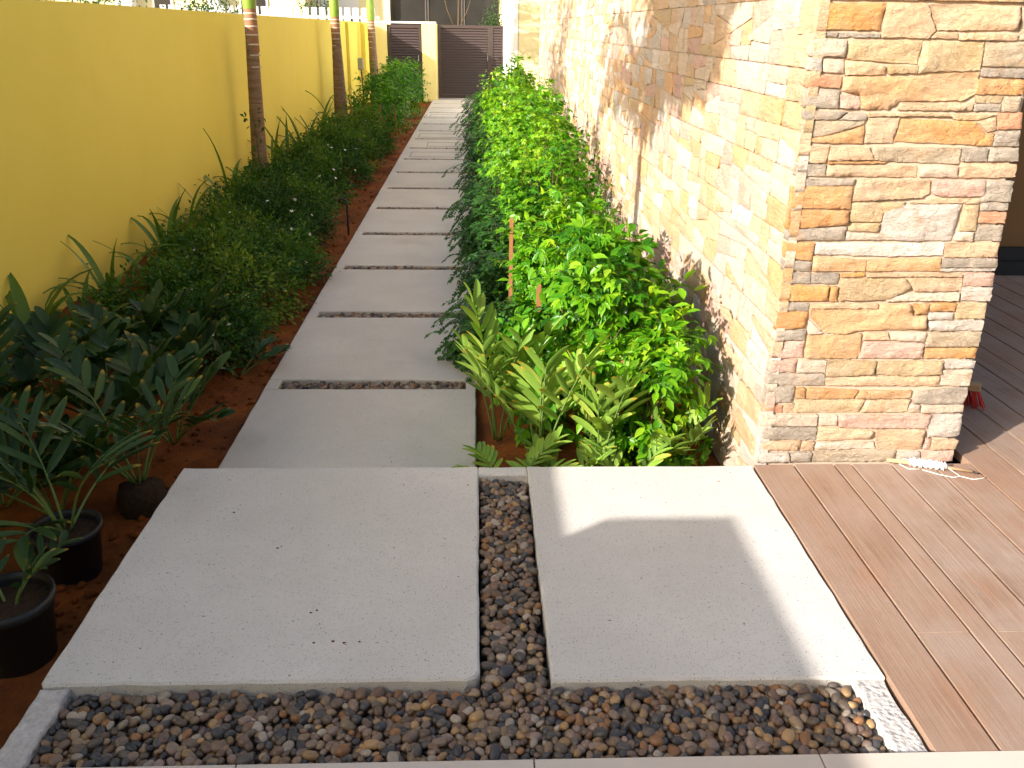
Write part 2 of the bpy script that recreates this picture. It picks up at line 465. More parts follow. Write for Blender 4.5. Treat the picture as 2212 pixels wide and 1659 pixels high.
def pebble_spots(x0, x1, y0, y1, ztop, sp, layers=2, seed=0):
    rg = np.random.default_rng(seed); out = []
    for k in range(layers):
        y = y0 + sp*0.4; row = 0
        while y < y1 - sp*0.3:
            x = x0 + sp*(0.45 + 0.5*((row+k) % 2))
            while x < x1 - sp*0.35:
                s = rg.choice((0.72, 0.9, 1.0, 1.1, 1.3)) * sp * 0.5
                out.append((x + rg.normal(0, sp*.2), y + rg.normal(0, sp*.2), ztop - sp*0.48 - k*sp*0.62 + rg.normal(0, sp*.13), s*rg.uniform(1.0, 1.45), s*rg.uniform(.80, 1.02), s*rg.uniform(.60, .85), rg.uniform(0, 6.283), rg.normal(0, .3), rg.normal(0, .3), k))
                x += sp
            y += sp*0.88; row += 1
    return [p for p in out if x0+p[3]*.7 < p[0] < x1-p[3]*.7 and y0+p[3]*.6 < p[1] < y1-p[3]*.6]
def pebble_matrix(p):
    from mathutils import Euler
    return Matrix.Translation(p[:3]) @ Euler((p[7], p[8], p[6])).to_matrix().to_4x4() @ Matrix.Diagonal((p[3], p[4], p[5], 1))
def pebble_mass(name, spots, parent, fine=True, seed=5):
    rg = np.random.default_rng(seed); vs, fs, cs = [], [], []
    SH, F = (SHAPES, PF) if fine else (SHAPES1, PF1)
    n = 0
    for p in spots:
        sv = SH[rg.integers(len(SH))]; m = np.array(pebble_matrix(p))
        vs.append(sv @ m[:3, :3].T + m[:3, 3]); fs.append(F + n); n += len(sv)
        c = PAL[rg.integers(len(PAL))] * rg.uniform(.8, 1.25)
        cs.append(np.tile((*c, 1), (len(sv), 1)))
    o = obj(name, np.concatenate(vs), np.concatenate(fs), M['pebbles'], parent, True, {'Col': ('FLOAT_COLOR', np.concatenate(cs))})
    o['kind'] = 'stuff'
    return o

# ------------------------------------------------------------------ terrace: two slabs, rim, kerbs, pebble channel
terr = empty('terrace', (0, 0, 0), 'pale concrete terrace with a pebble channel', None, None, 0, 'structure')
def slab(name, poly, z0, z1, mat, parent, bev=0.006, jit=0.0012, seed=1, step=0.05, label=None):
    v, f = prism(poly, z0, z1, bev, jit, step, seed)
    o = obj(name, v, f, mat, parent)
    if label: o['label'] = label
    return o
rect = lambda x0, x1, y0, y1: [(x0,y0),(x1,y0),(x1,y1),(x0,y1)]
def rounded(x0, x1, y0, y1, r=0.03):
    return [(x0+r*.3,y0),(x1-r,y0),(x1-r*.3,y0+r*.3),(x1,y0+r),(x1,y1),(x0,y1),(x0,y0+r*.3)]
slab('slab', rounded(-1.078, 0.008, 1.772, 2.925), -0.25, ZP, M['slab'], terr, seed=3, label='wide pale slab left of the pebble channel')
slab('slab', rect(0.190, 1.043, 1.760, 2.925), -0.25, ZP, M['slab'], terr, seed=4, label='sunlit pale slab beside the timber deck')
slab('rim', rect(0.0095, 0.1885, 2.864, 2.925), -0.25, ZP-0.001, M['slab'], terr, seed=5)
slab('kerb', rect(-1.075, -1.003, 1.500, 1.770), -0.25, ZP-0.008, M['kerb'], terr, 0.004, 0.0025, 6, 0.03)
slab('kerb', rect(0.962, 1.040, 1.500, 1.758), -0.25, ZP-0.008, M['kerb'], terr, 0.004, 0.0025, 7, 0.03)
MB().box(-1.02, 0.98, 1.49, 1.78, -0.2, ZP-0.075).box(-0.0, 0.2, 1.78, 2.87, -0.2, ZP-0.0751).build('channel_floor', M['gravelbed'], terr)
pb = empty('pebble_bed', (0, 0, 0), 'rounded brown and grey pebbles filling the channel', None, None, 0, 'structure')
spots = pebble_spots(-1.003, 0.962, 1.508, 1.768, ZP-0.014, 0.0238, 3, 1) + pebble_spots(0.010, 0.188, 1.74, 2.860, ZP-0.010, 0.0238, 3, 2)
top = sorted([p for p in spots if p[9] == 0 and p[1] < 1.76], key=lambda p: p[1] - 3*p[3])[:300]
tid = set(id(p) for p in top)
PM = [mesh_of('pebble', s, PF, M['pebble'], True) for s in SHAPES]
for p in top:
    c = PAL[random.randrange(len(PAL))] * random.uniform(.8, 1.25)
    inst('pebble', random.choice(PM), pb, pebble_matrix(p), c)
pebble_mass('pebble_fill', [p for p in spots if id(p) not in tid], pb, True, 9)

# ------------------------------------------------------------------ porcelain floor tiles of the porch
porch = empty('porch_floor', (0, 0, 0), 'beige porcelain floor tiles of the porch', None, None, 0, 'structure')
xs = [-1.84, -1.185, -0.528, 0.129, 0.776, 1.425, 2.075, 2.725]
for r_, (ya, yb) in enumerate(((0.86, 1.502), (0.215, 0.857), (-0.43, 0.212))):
    for a, b in zip(xs[:-1], xs[1:]):
        slab('tile', rect(a+.0015, b-.0015, ya, yb), 0.10, ZP+0.006, M['tile'], porch, 0.002, 0, 1, 1.0)
MB().box(-1.84, 2.725, -0.43, 1.495, -0.2, 0.1).build('footing', M['mortar'], porch)

# ------------------------------------------------------------------ path of slabs with gravel joints
path = empty('path', (0, 0, 0), 'long garden path of pale concrete slabs', None, None, 0, 'structure')
slab('slab', rect(-1.076, 0.0, 2.93, 4.170), -0.2, 0.0, M['path'], path, 0.005, 0.001, 20, 0.07)
Y = 4.170
for k in range(16):
    g = 0.128
    slab('kerb', rect(-1.076, -1.008, Y+.001, Y+g-.001), -0.2, -0.001, M['path'], path, 0.003, 0, 21, 0.2)
    slab('kerb', rect(-0.052, 0.0, Y+.001, Y+g-.001), -0.2, -0.001, M['path'], path, 0.003, 0, 22, 0.2)
    MB().box(-1.02, -0.04, Y-.01, Y+g+.01, -0.2, -0.048).build('joint_bed', M['gravelbed'], path)
    pebble_mass('joint_gravel', pebble_spots(-1.007, -0.053, Y+.002, Y+g-.002, -0.004, 0.027, 2 if k < 6 else 1, 40+k), path, k < 5, 60+k)
    y0 = Y+g; y1 = min(Y+1.19, 24.1)
    s_ = slab('slab', rect(-1.076, 0.0, y0, y1), -0.2, 0.0, M['path'], path, 0.005, 0.001, 80+k, 0.1)
    if k in (7, 8, 9, 12):                    # inspection covers let into four of the slabs
        xa = {7: -0.94, 8: -0.76, 9: -0.96, 12: -0.95}[k]; ya = y0+0.14; yb = y0+0.66; w = 0.012
        MB().box(xa, -0.2, ya, ya+w, -0.02, 0.0025).box(xa, -0.2, yb-w, yb, -0.02, 0.0025).box(xa, xa+w, ya+w, yb-w, -0.02, 0.0025).box(-0.2-w, -0.2, ya+w, yb-w, -0.02, 0.0025).build('cover_frame', M['frame'], s_)
    Y = Y+1.19

# ------------------------------------------------------------------ timber deck
deck = empty('deck', (0, 0, 0), 'brown timber deck beside the stone wall', None, None, 0, 'structure')
bx = [1.046, 1.200, 1.354, 1.422, 1.576, 1.730, 1.884, 2.038, 2.192, 2.346, 2.500, 2.654, 2.808, 2.962, 3.116, 3.270, 3.424, 3.578, 3.732, 3.886, 4.040, 4.194, 4.348, 4.502]
for i, (a, b) in enumerate(zip(bx[:-1], bx[1:])):
    ends = [1.505, 5.70] if i in (0, 2) else [1.505, 1.928 if i < 8 else 2.6, 5.70]
    if i % 3 == 2 and i > 4: ends = [1.505, 3.4, 5.70]
    if a < 1.80: ends = [e for e in ends if e < 2.9] + [2.928]
    for j, (ya, yb) in enumerate(zip(ends[:-1], ends[1:])):
        MB().box(a+.0042, b-.0042, ya+.001, yb-.001, ZP-0.03, ZP+0.002+0.0008*((i*7+j) % 3-1), 0.0007).build('board', M['deck'], deck)
MB().box(1.05, 1.83, 1.51, 2.925, -0.2, ZP-0.06).box(1.831, 4.5, 1.51, 5.69, -0.2, ZP-0.06).build('joist_frame', M['dark'], deck)

# ------------------------------------------------------------------ ledge-stone cladding
def signed(p): 
    p = np.asarray(p); x, y = p[:, 0], p[:, 1]
    return 0.5*np.sum(x*np.roll(y, -1) - np.roll(x, -1)*y)
def seg_dist(P, poly):
    d = np.full(len(P), 1e9)
    for i in range(len(poly)):
        a = poly[i]; b = poly[(i+1) % len(poly)]; ab = b-a
        t = np.clip(((P-a) @ ab)/max(ab @ ab, 1e-12), 0, 1)
        d = np.minimum(d, np.linalg.norm(P-(a+t[:, None]*ab), axis=1))
    return d
def inside(P, poly):
    r = np.zeros(len(P), bool); x, y = P[:, 0], P[:, 1]
    for i in range(len(poly)):
        (x1, y1), (x2, y2) = poly[i], poly[i-1]
        c = ((y1 > y) != (y2 > y)) & (x < (x2-x1)*(y-y1)/(y2-y1+1e-15)+x1)
        r ^= c
    return r
def stone_uvh(poly, cell, amp, off, seed, inset=0.0008, jit=0.0011):
    """outline (u,v) -> rough-faced stone: verts (u,v,h) and triangles"""
    poly = np.array(poly, float)
    if signed(poly) < 0: poly = poly[::-1]
    rg = np.random.default_rng(seed)
    b = resample(poly, cell)
    t = np.roll(b, -1, 0)-np.roll(b, 1, 0); t /= np.maximum(np.linalg.norm(t, axis=1, keepdims=True), 1e-9)
    b = b + np.stack([-t[:, 1], t[:, 0]], 1)*inset + rg.normal(0, jit, b.shape)
    lo, hi = b.min(0), b.max(0)
    gx = np.arange(lo[0]+cell*.5, hi[0], cell); gy = np.arange(lo[1]+cell*.5, hi[1], cell)
    G = np.array([(x, y) for x in gx for y in gy]).reshape(-1, 2)
    if len(G):
        G = G + rg.normal(0, cell*.14, G.shape)
        G = G[inside(G, b)]
        if len(G): G = G[seg_dist(G, b) > cell*.38]
    nb = len(b)
    pts = [Vector(p) for p in b] + [Vector(p) for p in G]
    vo, _, fo, ov, _, _ = delaunay_2d_cdt(pts, [(i, (i+1) % nb) for i in range(nb)], [], 1, 1e-6)
    V = np.array([p[:] for p in vo]); 
    back = {}
    for i, l in enumerate(ov):
        for q in l: back[q] = i
    ring = [back[i] for i in range(nb) if i in back]
    d = seg_dist(V, b)
    h = np.empty(len(V))
    tilt = rg.normal(0, 0.035, 2); ce = V.mean(0)
    for i, (x, y) in enumerate(V):
        n = noise.fractal(Vector((x*9+seed*3.7, y*22+seed*1.3, seed*.37)), 0.9, 2.1, 4)
        n2 = noise.ridged_multi_fractal(Vector((x*5+seed, y*16, seed*.7)), 1.0, 2.0, 3, 1.0, 2.0) - 1.0
        e = min(1.0, d[i]/0.008)
        n3 = noise.noise(Vector((x*55+seed, y*70, seed))) + 0.6*noise.noise(Vector((x*120, y*130+seed, seed)))
        h[i] = off + amp*(n*0.9 + 0.5*n2 + 0.28*n3)*(0.55+0.45*e) - 0.0035*(1-e)**2 + np.dot(tilt, (x-ce[0], y-ce[1]))*e
        h[i] = max(h[i], -0.004)
    F = [list(f) for f in fo]
    k = len(V); m_ = len(ring)
    tv = [(V[i][0], V[i][1], h[i]) for i in ring]; bv = [(V[i][0], V[i][1], -0.03) for i in ring]
    VV = np.concatenate([np.column_stack([V, h]), np.array(tv), np.array(bv)])
    for i in range(m_):
        j = (i+1) % m_
        F += [[k+i, k+m_+i, k+m_+j], [k+i, k+m_+j, k+j]]
    return VV, np.array(F)
STONE_COL = dict(o=(.62,.30,.095), op=(.66,.385,.185), p=(.65,.435,.265), l=(.66,.52,.40), w=(.68,.61,.54), t=(.55,.39,.21), tg=(.48,.38,.26), g=(.38,.325,.265), gl=(.55,.48,.42), k=(.64,.40,.32), r=(.60,.26,.135))
FRONT = """o 1068,1805 1280,1809 1275,1728 1080,1727;g 1073,1724 1143,1720 1138,1706 1071,1707;g 1145,1720 1279,1718 1277,1706 1142,1705;p 1281,1809 1412,1809 1452,1730 1438,1707 1283,1706;p 1416,1807 1714,1807 1722,1734 1457,1730;p 1455,1728 1527,1727 1528,1705 1440,1706;p 1531,1725 1725,1723 1723,1704 1532,1703;tg 1718,1802 1773,1803 1785,1705 1732,1706;l 1063,1702 1174,1700 1177,1646 1062,1648;gl 1062,1646 1101,1644 1106,1602 1062,1607;l 1103,1642 1175,1643 1177,1599 1110,1601;t 1176,1699 1417,1700 1413,1629 1180,1640;p 1182,1638 1272,1629 1311,1623 1314,1595 1182,1593;t 1314,1624 1416,1626 1419,1601 1323,1599;t 1419,1698 1619,1698 1623,1613 1482,1607 1422,1601;tg 1623,1698 1772,1696 1782,1625 1628,1625;g 1627,1620 1779,1622 1779,1590 1627,1595;r 1062,1594 1177,1591 1173,1553 1062,1556;g 1062,1551 1174,1549 1178,1490 1062,1492;op 1179,1589 1409,1592 1494,1603 1622,1608 1632,1546 1588,1521 1378,1514 1344,1490 1253,1489 1242,1532 1181,1544;k 1180,1533 1242,1530 1249,1498 1241,1490 1182,1490;p 1378,1512 1566,1512 1624,1513 1620,1487 1379,1488;o 1627,1588 1778,1587 1782,1539 1626,1540;t 1625,1537 1719,1536 1716,1513 1628,1513;g 1628,1511 1719,1511 1717,1487 1627,1488;tg 1727,1535 1781,1535 1781,1486 1726,1487;g 1068,1484 1212,1481 1177,1456 1068,1455;g 1216,1479 1275,1477 1275,1454 1186,1455;tg 1062,1451 1274,1452 1270,1440 1169,1410 1073,1394;o 1072,1390 1173,1407 1274,1439 1278,1380 1071,1381;t 1279,1477 1550,1478 1560,1470 1367,1469 1277,1465;t 1563,1478 1709,1476 1644,1458 1564,1459;p 1284,1463 1389,1464 1377,1383 1282,1382;o 1394,1461 1642,1456 1687,1419 1691,1401 1653,1379 1382,1388;p 1710,1473 1719,1427 1688,1423 1649,1451;o 1693,1417 1715,1419 1714,1377 1659,1378;r 1712,1484 1795,1485 1799,1433 1718,1429;g 1717,1425 1800,1430 1807,1378 1717,1375;p 1063,1371 1169,1372 1167,1332 1160,1316 1067,1317;g 1065,1312 1166,1313 1167,1272 1067,1273;p 1171,1370 1301,1370 1327,1328 1171,1324;tg 1307,1371 1612,1371 1617,1317 1449,1321 1328,1327;o 1171,1322 1370,1324 1363,1317 1170,1313;p 1171,1310 1475,1311 1478,1273 1169,1272;l 1479,1309 1614,1312 1621,1273 1490,1273;g 1616,1371 1706,1372 1708,1326 1621,1326;g 1710,1371 1808,1372 1815,1327 1712,1328;p 1618,1321 1815,1319 1820,1274 1625,1271;g 1072,1264 1274,1266 1270,1242 1078,1239;o 1062,1238 1268,1242 1271,1165 1062,1167;p 1278,1264 1531,1266 1532,1221 1511,1204 1274,1190;k 1535,1266 1720,1266 1726,1211 1574,1208 1545,1218;g 1724,1264 1820,1263 1821,1192 1720,1193;p 1475,1186 1575,1204 1723,1204 1719,1186 1499,1184;g 1717,1189 1815,1189 1817,1164 1720,1162;o 1062,1162 1269,1160 1272,1110 1062,1094;g 1065,1092 1268,1106 1268,1056 1063,1056;t 1273,1186 1460,1188 1446,1166 1389,1151 1382,1121 1276,1122;t 1276,1118 1381,1116 1380,1087 1275,1088;l 1271,1087 1423,1075 1438,1059 1272,1057;gl 1394,1152 1465,1181 1655,1183 1642,1057 1447,1057 1388,1083;t 1660,1182 1714,1182 1720,1093 1667,1092;l 1659,1088 1714,1089 1719,1056 1650,1058;r 1721,1160 1816,1159 1819,1119 1724,1119;g 1721,1113 1817,1113 1819,1057 1725,1059;o 1062,1048 1166,1048 1164,984 1065,994;g 1063,990 1164,981 1165,947 1067,949;w 1171,1047 1625,1050 1625,1006 1412,1001 1168,1007;op 1165,1002 1354,989 1359,948 1169,947;op 1358,989 1454,994 1622,995 1627,949 1363,948;p 1627,1050 1816,1053 1822,999 1627,999;g 1624,995 1822,996 1826,963 1626,964;gl 1627,959 1825,960 1822,950 1627,949;g 1070,942 1168,942 1170,902 1073,903;g 1170,941 1268,941 1268,902 1172,902;o 1072,898 1240,894 1243,839 1070,840;o 1245,894 1270,893 1274,837 1245,839;o 1274,941 1360,942 1358,928 1275,925;p 1362,942 1707,941 1709,930 1365,927;t 1277,922 1508,923 1535,886 1460,844 1278,841;p 1512,925 1712,926 1716,878 1546,874;l 1534,869 1711,873 1711,842 1452,840 1479,856;k 1715,944 1822,944 1827,896 1717,895;gl 1718,891 1827,892 1828,841 1722,842;g 1072,833 1178,831 1178,802 1074,804;o 1068,799 1178,799 1176,738 1069,731;g 1070,728 1179,733 1181,693 1071,694;k 1070,688 1181,689 1182,625 1065,625;p 1182,831 1426,831 1426,812 1183,811;op 1185,807 1432,809 1430,829 1546,829 1562,787 1613,785 1618,733 1366,731 1327,716 1247,722 1186,779;l 1184,770 1244,719 1186,715;o 1552,830 1612,830 1613,793 1564,793;o 1616,835 1709,835 1707,804 1617,801;t 1712,835 1820,835 1824,775 1713,776;gl 1615,798 1704,799 1705,771 1617,770;gl 1619,766 1823,771 1825,729 1622,730;op 1189,711 1336,713 1384,719 1394,639 1380,623 1188,624;p 1389,724 1478,724 1490,695 1392,693;l 1484,726 1623,724 1624,689 1543,688 1493,696;k 1397,689 1621,683 1622,624 1388,624;tg 1626,722 1824,726 1824,669 1626,668;o 1627,663 1821,665 1823,623 1628,623;k 1063,618 1164,618 1162,569 1062,571;l 1166,615 1273,616 1273,568 1167,568;g 1062,565 1274,564 1277,517 1062,521;t 1275,616 1459,613 1457,559 1276,552;t 1462,613 1710,613 1710,561 1573,554 1463,562;gl 1711,616 1824,616 1824,583 1713,585;p 1277,547 1490,555 1707,552 1710,516 1281,517;l 1706,578 1823,580 1823,516 1712,516;g 1062,512 1170,512 1168,450 1062,448;r 1062,444 1135,436 1137,407 1062,409;p 1138,447 1177,447 1178,406 1141,407;o 1175,510 1209,510 1213,464 1179,464;o 1213,510 1409,499 1395,465 1218,464;t 1177,461 1442,461 1424,409 1178,408;op 1415,498 1609,496 1611,466 1446,463 1402,466;p 1444,458 1611,463 1606,411 1429,409;g 1632,494 1818,511 1825,480 1812,445 1619,445;l 1618,442 1653,438 1657,406 1609,408;l 1658,438 1820,440 1822,409 1662,406;l 1062,401 1273,400 1275,352 1065,354;g 1065,349 1276,348 1277,296 1068,299;l 1275,400 1345,398 1350,355 1281,356;k 1349,398 1701,399 1699,342 1426,345 1359,351;p 1280,350 1496,333 1492,296 1280,292;p 1503,335 1693,337 1695,257 1661,250 1518,258;gl 1703,402 1822,401 1828,319 1819,307 1703,308;p 1069,292 1227,291 1215,252 1073,250;p 1231,291 1276,291 1277,249 1224,249;l 1279,286 1502,287 1514,258 1281,256;k 1698,301 1723,299 1728,252 1698,252;p 1728,294 1829,294 1826,255 1730,252;gl 1072,245 1185,243 1191,203 1075,203;g 1189,242 1273,244 1273,203 1195,203;tg 1275,250 1599,246 1600,203 1282,203;gl 1604,243 1691,245 1696,203 1603,203;k 1695,245 1822,249 1825,203 1700,203"""
house = empty('stone_house', (1.44, 2.95, 0), 'house wall clad in rough peach and grey ledge stone', 'house')
HO = Vector((1.44, 2.95, 0))
FY, SX, EX = 2.945, 1.072, 1.800
MB().box(1.080, 1.791, 2.953, 15.80, -0.25, 3.20).build('core', M['mortar'], house).location = -HO
def stone_obj(VV, F, mapf, colr, seed):
    W = np.array(mapf(VV[:, 0], VV[:, 1], VV[:, 2])).T - np.array(HO)
    return W, F, np.tile((*colr, 1), (len(VV), 1))
def put_stone(W, F, C): 
    return obj('stone', W, F, M['stone'], house, True, {'Col': ('FLOAT_COLOR', C)})
map_front = lambda u, v, h: (u, FY - h, v)
map_side = lambda u, v, h: (SX - h, -u, v)
map_end = lambda u, v, h: (EX + h, u, v)
sd = 0
for rec in FRONT.split(';'):
    c, *pts = rec.split()
    poly = [tuple(float(q)/1000 for q in p.split(',')) for p in pts]
    sd += 1
    rg = np.random.default_rng(sd)
    VV, F = stone_uvh(poly, 0.0105, 0.0090, rg.uniform(0.001, 0.0065), sd)
    put_stone(*stone_obj(VV, F, map_front, np.array(STONE_COL[c])*rg.uniform(.9, 1.1), sd))
# irregular panels for the faces that run on beyond what can be picked apart
def cut(poly, p, d):
    n = np.array((-d[1], d[0])); s = [(np.array(q)-p) @ n for q in poly]; A, B = [], []
    for i in range(len(poly)):
        a, b = np.array(poly[i]), np.array(poly[(i+1) % len(poly)]); sa, sb = s[i], s[(i+1) % len(poly)]
        if sa >= 0: A.append(a)
        if sa <= 0: B.append(a)
        if sa*sb < 0:
            x = a + (b-a)*sa/(sa-sb); A.append(x); B.append(x)
    return A, B
def split(poly, rg, out, target):
    P = np.array(poly); a = abs(signed(P)); sz = P.max(0)-P.min(0)
    if a < target*rg.uniform(.7, 1.9): out.append(P); return
    c = P.min(0) + sz*rg.uniform(.34, .66, 2)
    if sz[0] > sz[1]*rg.uniform(1.6, 3.4): an = math.pi/2 + rg.normal(0, .26)
    else: an = rg.normal(0, .11)
    A, B = cut(list(P), c, np.array((math.cos(an), math.sin(an))))
    if len(A) < 3 or len(B) < 3: out.append(P); return
    split(A, rg, out, target); split(B, rg, out, target)
def panels(u0, u1, z0, z1, seed, target=0.019):
    rg = np.random.default_rng(seed); out = []
    z = z0; k = 0
    while z < z1 - 0.02:
        hgt = 0.217 if k % 3 else 0.1085
        hgt = min(hgt, z1-z); u = u0 - rg.uniform(0, .3)
        while u < u1:
            w = rg.uniform(.40, .62); a, b = max(u, u0), min(u+w, u1)
            if b-a > 0.03: split([(a, z+.0012), (b, z+.0012), (b, z+hgt-.0012), (a, z+hgt-.0012)], rg, out, target)
            u += w
        z += hgt; k += 1
    return out
CODES = ['p','p','l','op','l','p','k','g','t','tg','o','gl','w','p','op','l']
SIDE = ['p','k','l','p','l','w','k','op','t','l','p','gl','op','p','l','gl']
allst = []
for q in panels(-15.80, -2.942, -0.126, 3.17, 5): 
    y, z = -q[:, 0].mean(), q[:, 1].mean(); dist = math.hypot(y, z-1.7)
    vis = abs(signed(q))/dist**2 * (1.07/y) if (z < 1.75 + 0.025*y and z > 0.0) else 0
    allst.append((vis, 's', q))
for q in panels(1.064, 1.815, 1.815, 3.17, 6): allst.append((0, 'f', q))
for q in panels(2.97, 5.66, 0.205, 3.17, 7, 0.02): allst.append((0, 'e', q))
allst.sort(key=lambda t: -t[0])
NV, NF, NC, off_ = [], [], [], 0
for i, (vis, wh, q) in enumerate(allst):
    sd += 1; rg = np.random.default_rng(sd)
    yy = -q[:, 0].mean() if wh == 's' else 4
    near = vis > 0 and i < 165
    cell = (0.02 if yy < 4.6 else 0.03) if near else (0.034 if yy < 8 else 0.06)
    VV, F = stone_uvh(q, cell, 0.006 if wh != 's' else 0.0065, rg.uniform(0.002, 0.012) if wh != 's' else rg.uniform(0.001, 0.0115), sd)
    colr = np.array(STONE_COL[(SIDE if wh == 's' else CODES)[rg.integers(16)]])*rg.uniform(.92, 1.12)
    if wh == 's': q = q.copy(); e_ = q[:, 0] > -2.945; q[e_, 0] += rg.uniform(-.010, .008)
    W, F, C = stone_obj(VV, F, {'s': map_side, 'f': map_front, 'e': map_end}[wh], colr, sd)
    if near: put_stone(W, F, C)
    else:
        NV.append(W); NF.append(F+off_); NC.append(C); off_ += len(W)
o = obj('far_stones', np.concatenate(NV), np.concatenate(NF), M['stone'], house, True, {'Col': ('FLOAT_COLOR', np.concatenate(NC))})
o['kind'] = 'stuff'
MB().box(1.02, 1.86, 2.88, 15.86, 3.2, 3.32).build('coping', M['white'], house).location = -HO

# brown wall with its black skirting at the back of the deck
w = empty('panel_wall', (3.2, 5.75, ZP), 'brown wall with black skirting behind the deck', 'wall')
MB().box(-1.39, 1.4, 0.0, 0.2, 0.19, 3.0).build('panel', M['panel'], w)
MB().box(-1.39, 1.4, -0.03, 0.2, 0.10, 0.188).box(-1.39, 1.4, -0.05, 0.2, -0.02, 0.098).build('skirting', M['dark'], w)

# ------------------------------------------------------------------ yellow boundary wall
bw = empty('boundary_wall', (-2.68, 12, 0), 'long plain yellow boundary wall in shade', 'wall')
v = []
for y, zt in ((0.052, 1.800), (3.2, 1.806), (6.2, 1.828), (10.7, 1.808), (23.9, 1.768)):
    v += [(-2.58, y, -0.3), (-2.80, y, -0.3), (-2.80, y, zt), (-2.58, y, zt)]
f = [(0, 1, 2, 3)]
for i in range(4):
    for k in range(4):
        a = i*4+k; b = i*4+(k+1) % 4
        f.append((a, a+4, b+4, b))
f.append((19, 18, 17, 16))
obj('wall_panel', [(x+2.68, y-12, z) for x, y, z in v], f, M['yellow'], bw)
MB().box(-0.33, 0.10, -18.0, -11.95, -0.3, 2.125, 0.006).build('raised_wall', M['yellow'], bw)
MB().box(0.101, 0.16, 6.9, 7.25, -0.25, 1.765, 0.005).build('pilaster', M['yellow'], bw)
MB().box(0.101, 0.20, 9.3, 11.0, -0.25, 1.76, 0.005).build('pilaster', M['yellow'], bw)

# ------------------------------------------------------------------ rear wall, gates
rw = empty('rear_wall', (-1.7, 23.1, 0), 'rear yellow wall piers holding the brown gates', 'wall')
MB().box(-0.80, -0.462, 0, 0.25, -0.3, 1.76).build('pier', M['sunlit_yellow'], rw)
MB().box(0.387, 0.722, -0.02, 1.15, -0.3, 1.765).build('pier', M['sunlit_yellow'], rw)
MB().box(-0.80, 0.722, 0.26, 0.40, 1.768, 1.81).build('coping', M['white'], rw)
def gate(name, x0, x1, y, z0, z1, label, nsl, handle=None):
    g = empty(name, ((x0+x1)/2, y, z0), label, 'gate')
    w, h = (x1-x0)/2, z1-z0
    t = 0.075 if w > 0.25 else 0.05
    MB().box(-w, -w+t, -.025, .025, 0, h, .003).box(w-t, w, -.025, .025, 0, h, .003).box(-w+t, w-t, -.025, .025, h-t, h, .003).box(-w+t, w-t, -.025, .025, 0, t, .003).build('frame', M['gate'], g)
    MB().box(-w+t, w-t, .012, .018, t, h-t).build('backing_sheet', M['gate'], g)
    me = None; pitch = (h-2*t)/nsl
    for i in range(nsl):
        if me is None:
            mb = MB(); mb.add([(-w+t, -.018, 0), (w-t, -.018, 0), (w-t, .010, pitch*.85), (-w+t, .010, pitch*.85), (-w+t, -.012, -.004), (w-t, -.012, -.004), (w-t, .0115, pitch*.8), (-w+t, .0115, pitch*.8)], [(0,1,2,3),(7,6,5,4),(0,4,5,1),(3,2,6,7),(0,3,7,4),(1,5,6,2)])
            me = mesh_of('slat', mb.v, mb.f, M['gate'])
        inst('slat', me, g, Matrix.Translation((0, 0, t+.004+i*pitch)))
    if handle is not None:
        MB().tube([(handle, -.026, .92), (handle, -.07, .93), (handle, -.07, 1.05), (handle, -.026, 1.06)], .010, 8).build('handle', M['steel'], g)
gate('louvred_gate', -2.158, -1.317, 23.16, -0.02, 1.735, 'small brown louvred gate half hidden by the hedge', 26, 0.33)
gate('louvred_gate', -0.972, 0.383, 24.18, -0.02, 1.745, 'wide brown louvred gate closing the end of the path', 26, 0.60)
gate('louvred_gate', 0.390, 0.716, 24.18, -0.02, 1.745, 'narrow louvred gate leaf beside the white house corner', 26)

# cream wing of the house beyond the stone wall
wing = empty('house_wing', (1.5, 20.5, 0), 'cream rendered house wing beyond the stone wall', 'house')
MB().box(-0.78, 3.5, -3.0, 4.5, -0.3, 6.0).build('wall', M['cream'], wing)
MB().box(-0.80, -0.72, -3.012, 4.5, -0.3, 6.02).build('corner_trim', M['white'], wing)
MB().tube([(-0.84, 0.6, -0.2), (-0.84, 0.6, 5.9)], 0.035, 8).build('downpipe', M['whitepaint'], wing)

# ================================================================== PLANTS
T4 = (np.array([(0,0,0),(-.5,.42,.05),(.5,.42,.05),(0,.45,-.02),(0,1,-.06)]), np.array([(0,3,1),(0,2,3),(1,3,4),(3,2,4)]))
T2 = (np.array([(0,0,0),(.5,.45,.03),(0,1,-.03),(-.5,.45,.03)]), np.array([(0,1,2),(0,2,3)]))
T10 = (np.array([(0,0,0),(-.36,.22,.05),(0,.24,-.02),(.36,.22,.05),(-.5,.5,.06),(0,.52,-.03),(.5,.5,.06),(-.28,.78,.02),(0,.8,-.06),(.28,.78,.02),(0,1.02,-.13)]),
       np.array([(0,2,1),(0,3,2),(1,2,5),(1,5,4),(2,3,6),(2,6,5),(4,5,8),(4,8,7),(5,6,9),(5,9,8),(7,8,10),(8,9,10)]))
def unit(a): return a / np.maximum(np.linalg.norm(a, axis=-1, keepdims=True), 1e-9)
def leaf_frames(D, N):
    y = unit(D); z = unit(N - (N*y).sum(1, keepdims=True)*y); x = np.cross(y, z)
    return x, y, z
def cloud(P, D, N, L, W, tint, T):
    tv, tf = T; n = len(P); k = len(tv)
    x, y, z = leaf_frames(D, N)
    V = P[:, None] + tv[None, :, 0, None]*(x*W[:, None])[:, None] + tv[None, :, 1, None]*(y*L[:, None])[:, None] + tv[None, :, 2, None]*(z*L[:, None])[:, None]
    F = (tf[None] + (np.arange(n)*k)[:, None, None]).reshape(-1, 3)
    return V.reshape(-1, 3), F, np.repeat(tint, k)
def rv(rg, n): return unit(rg.normal(0, 1, (n, 3)))

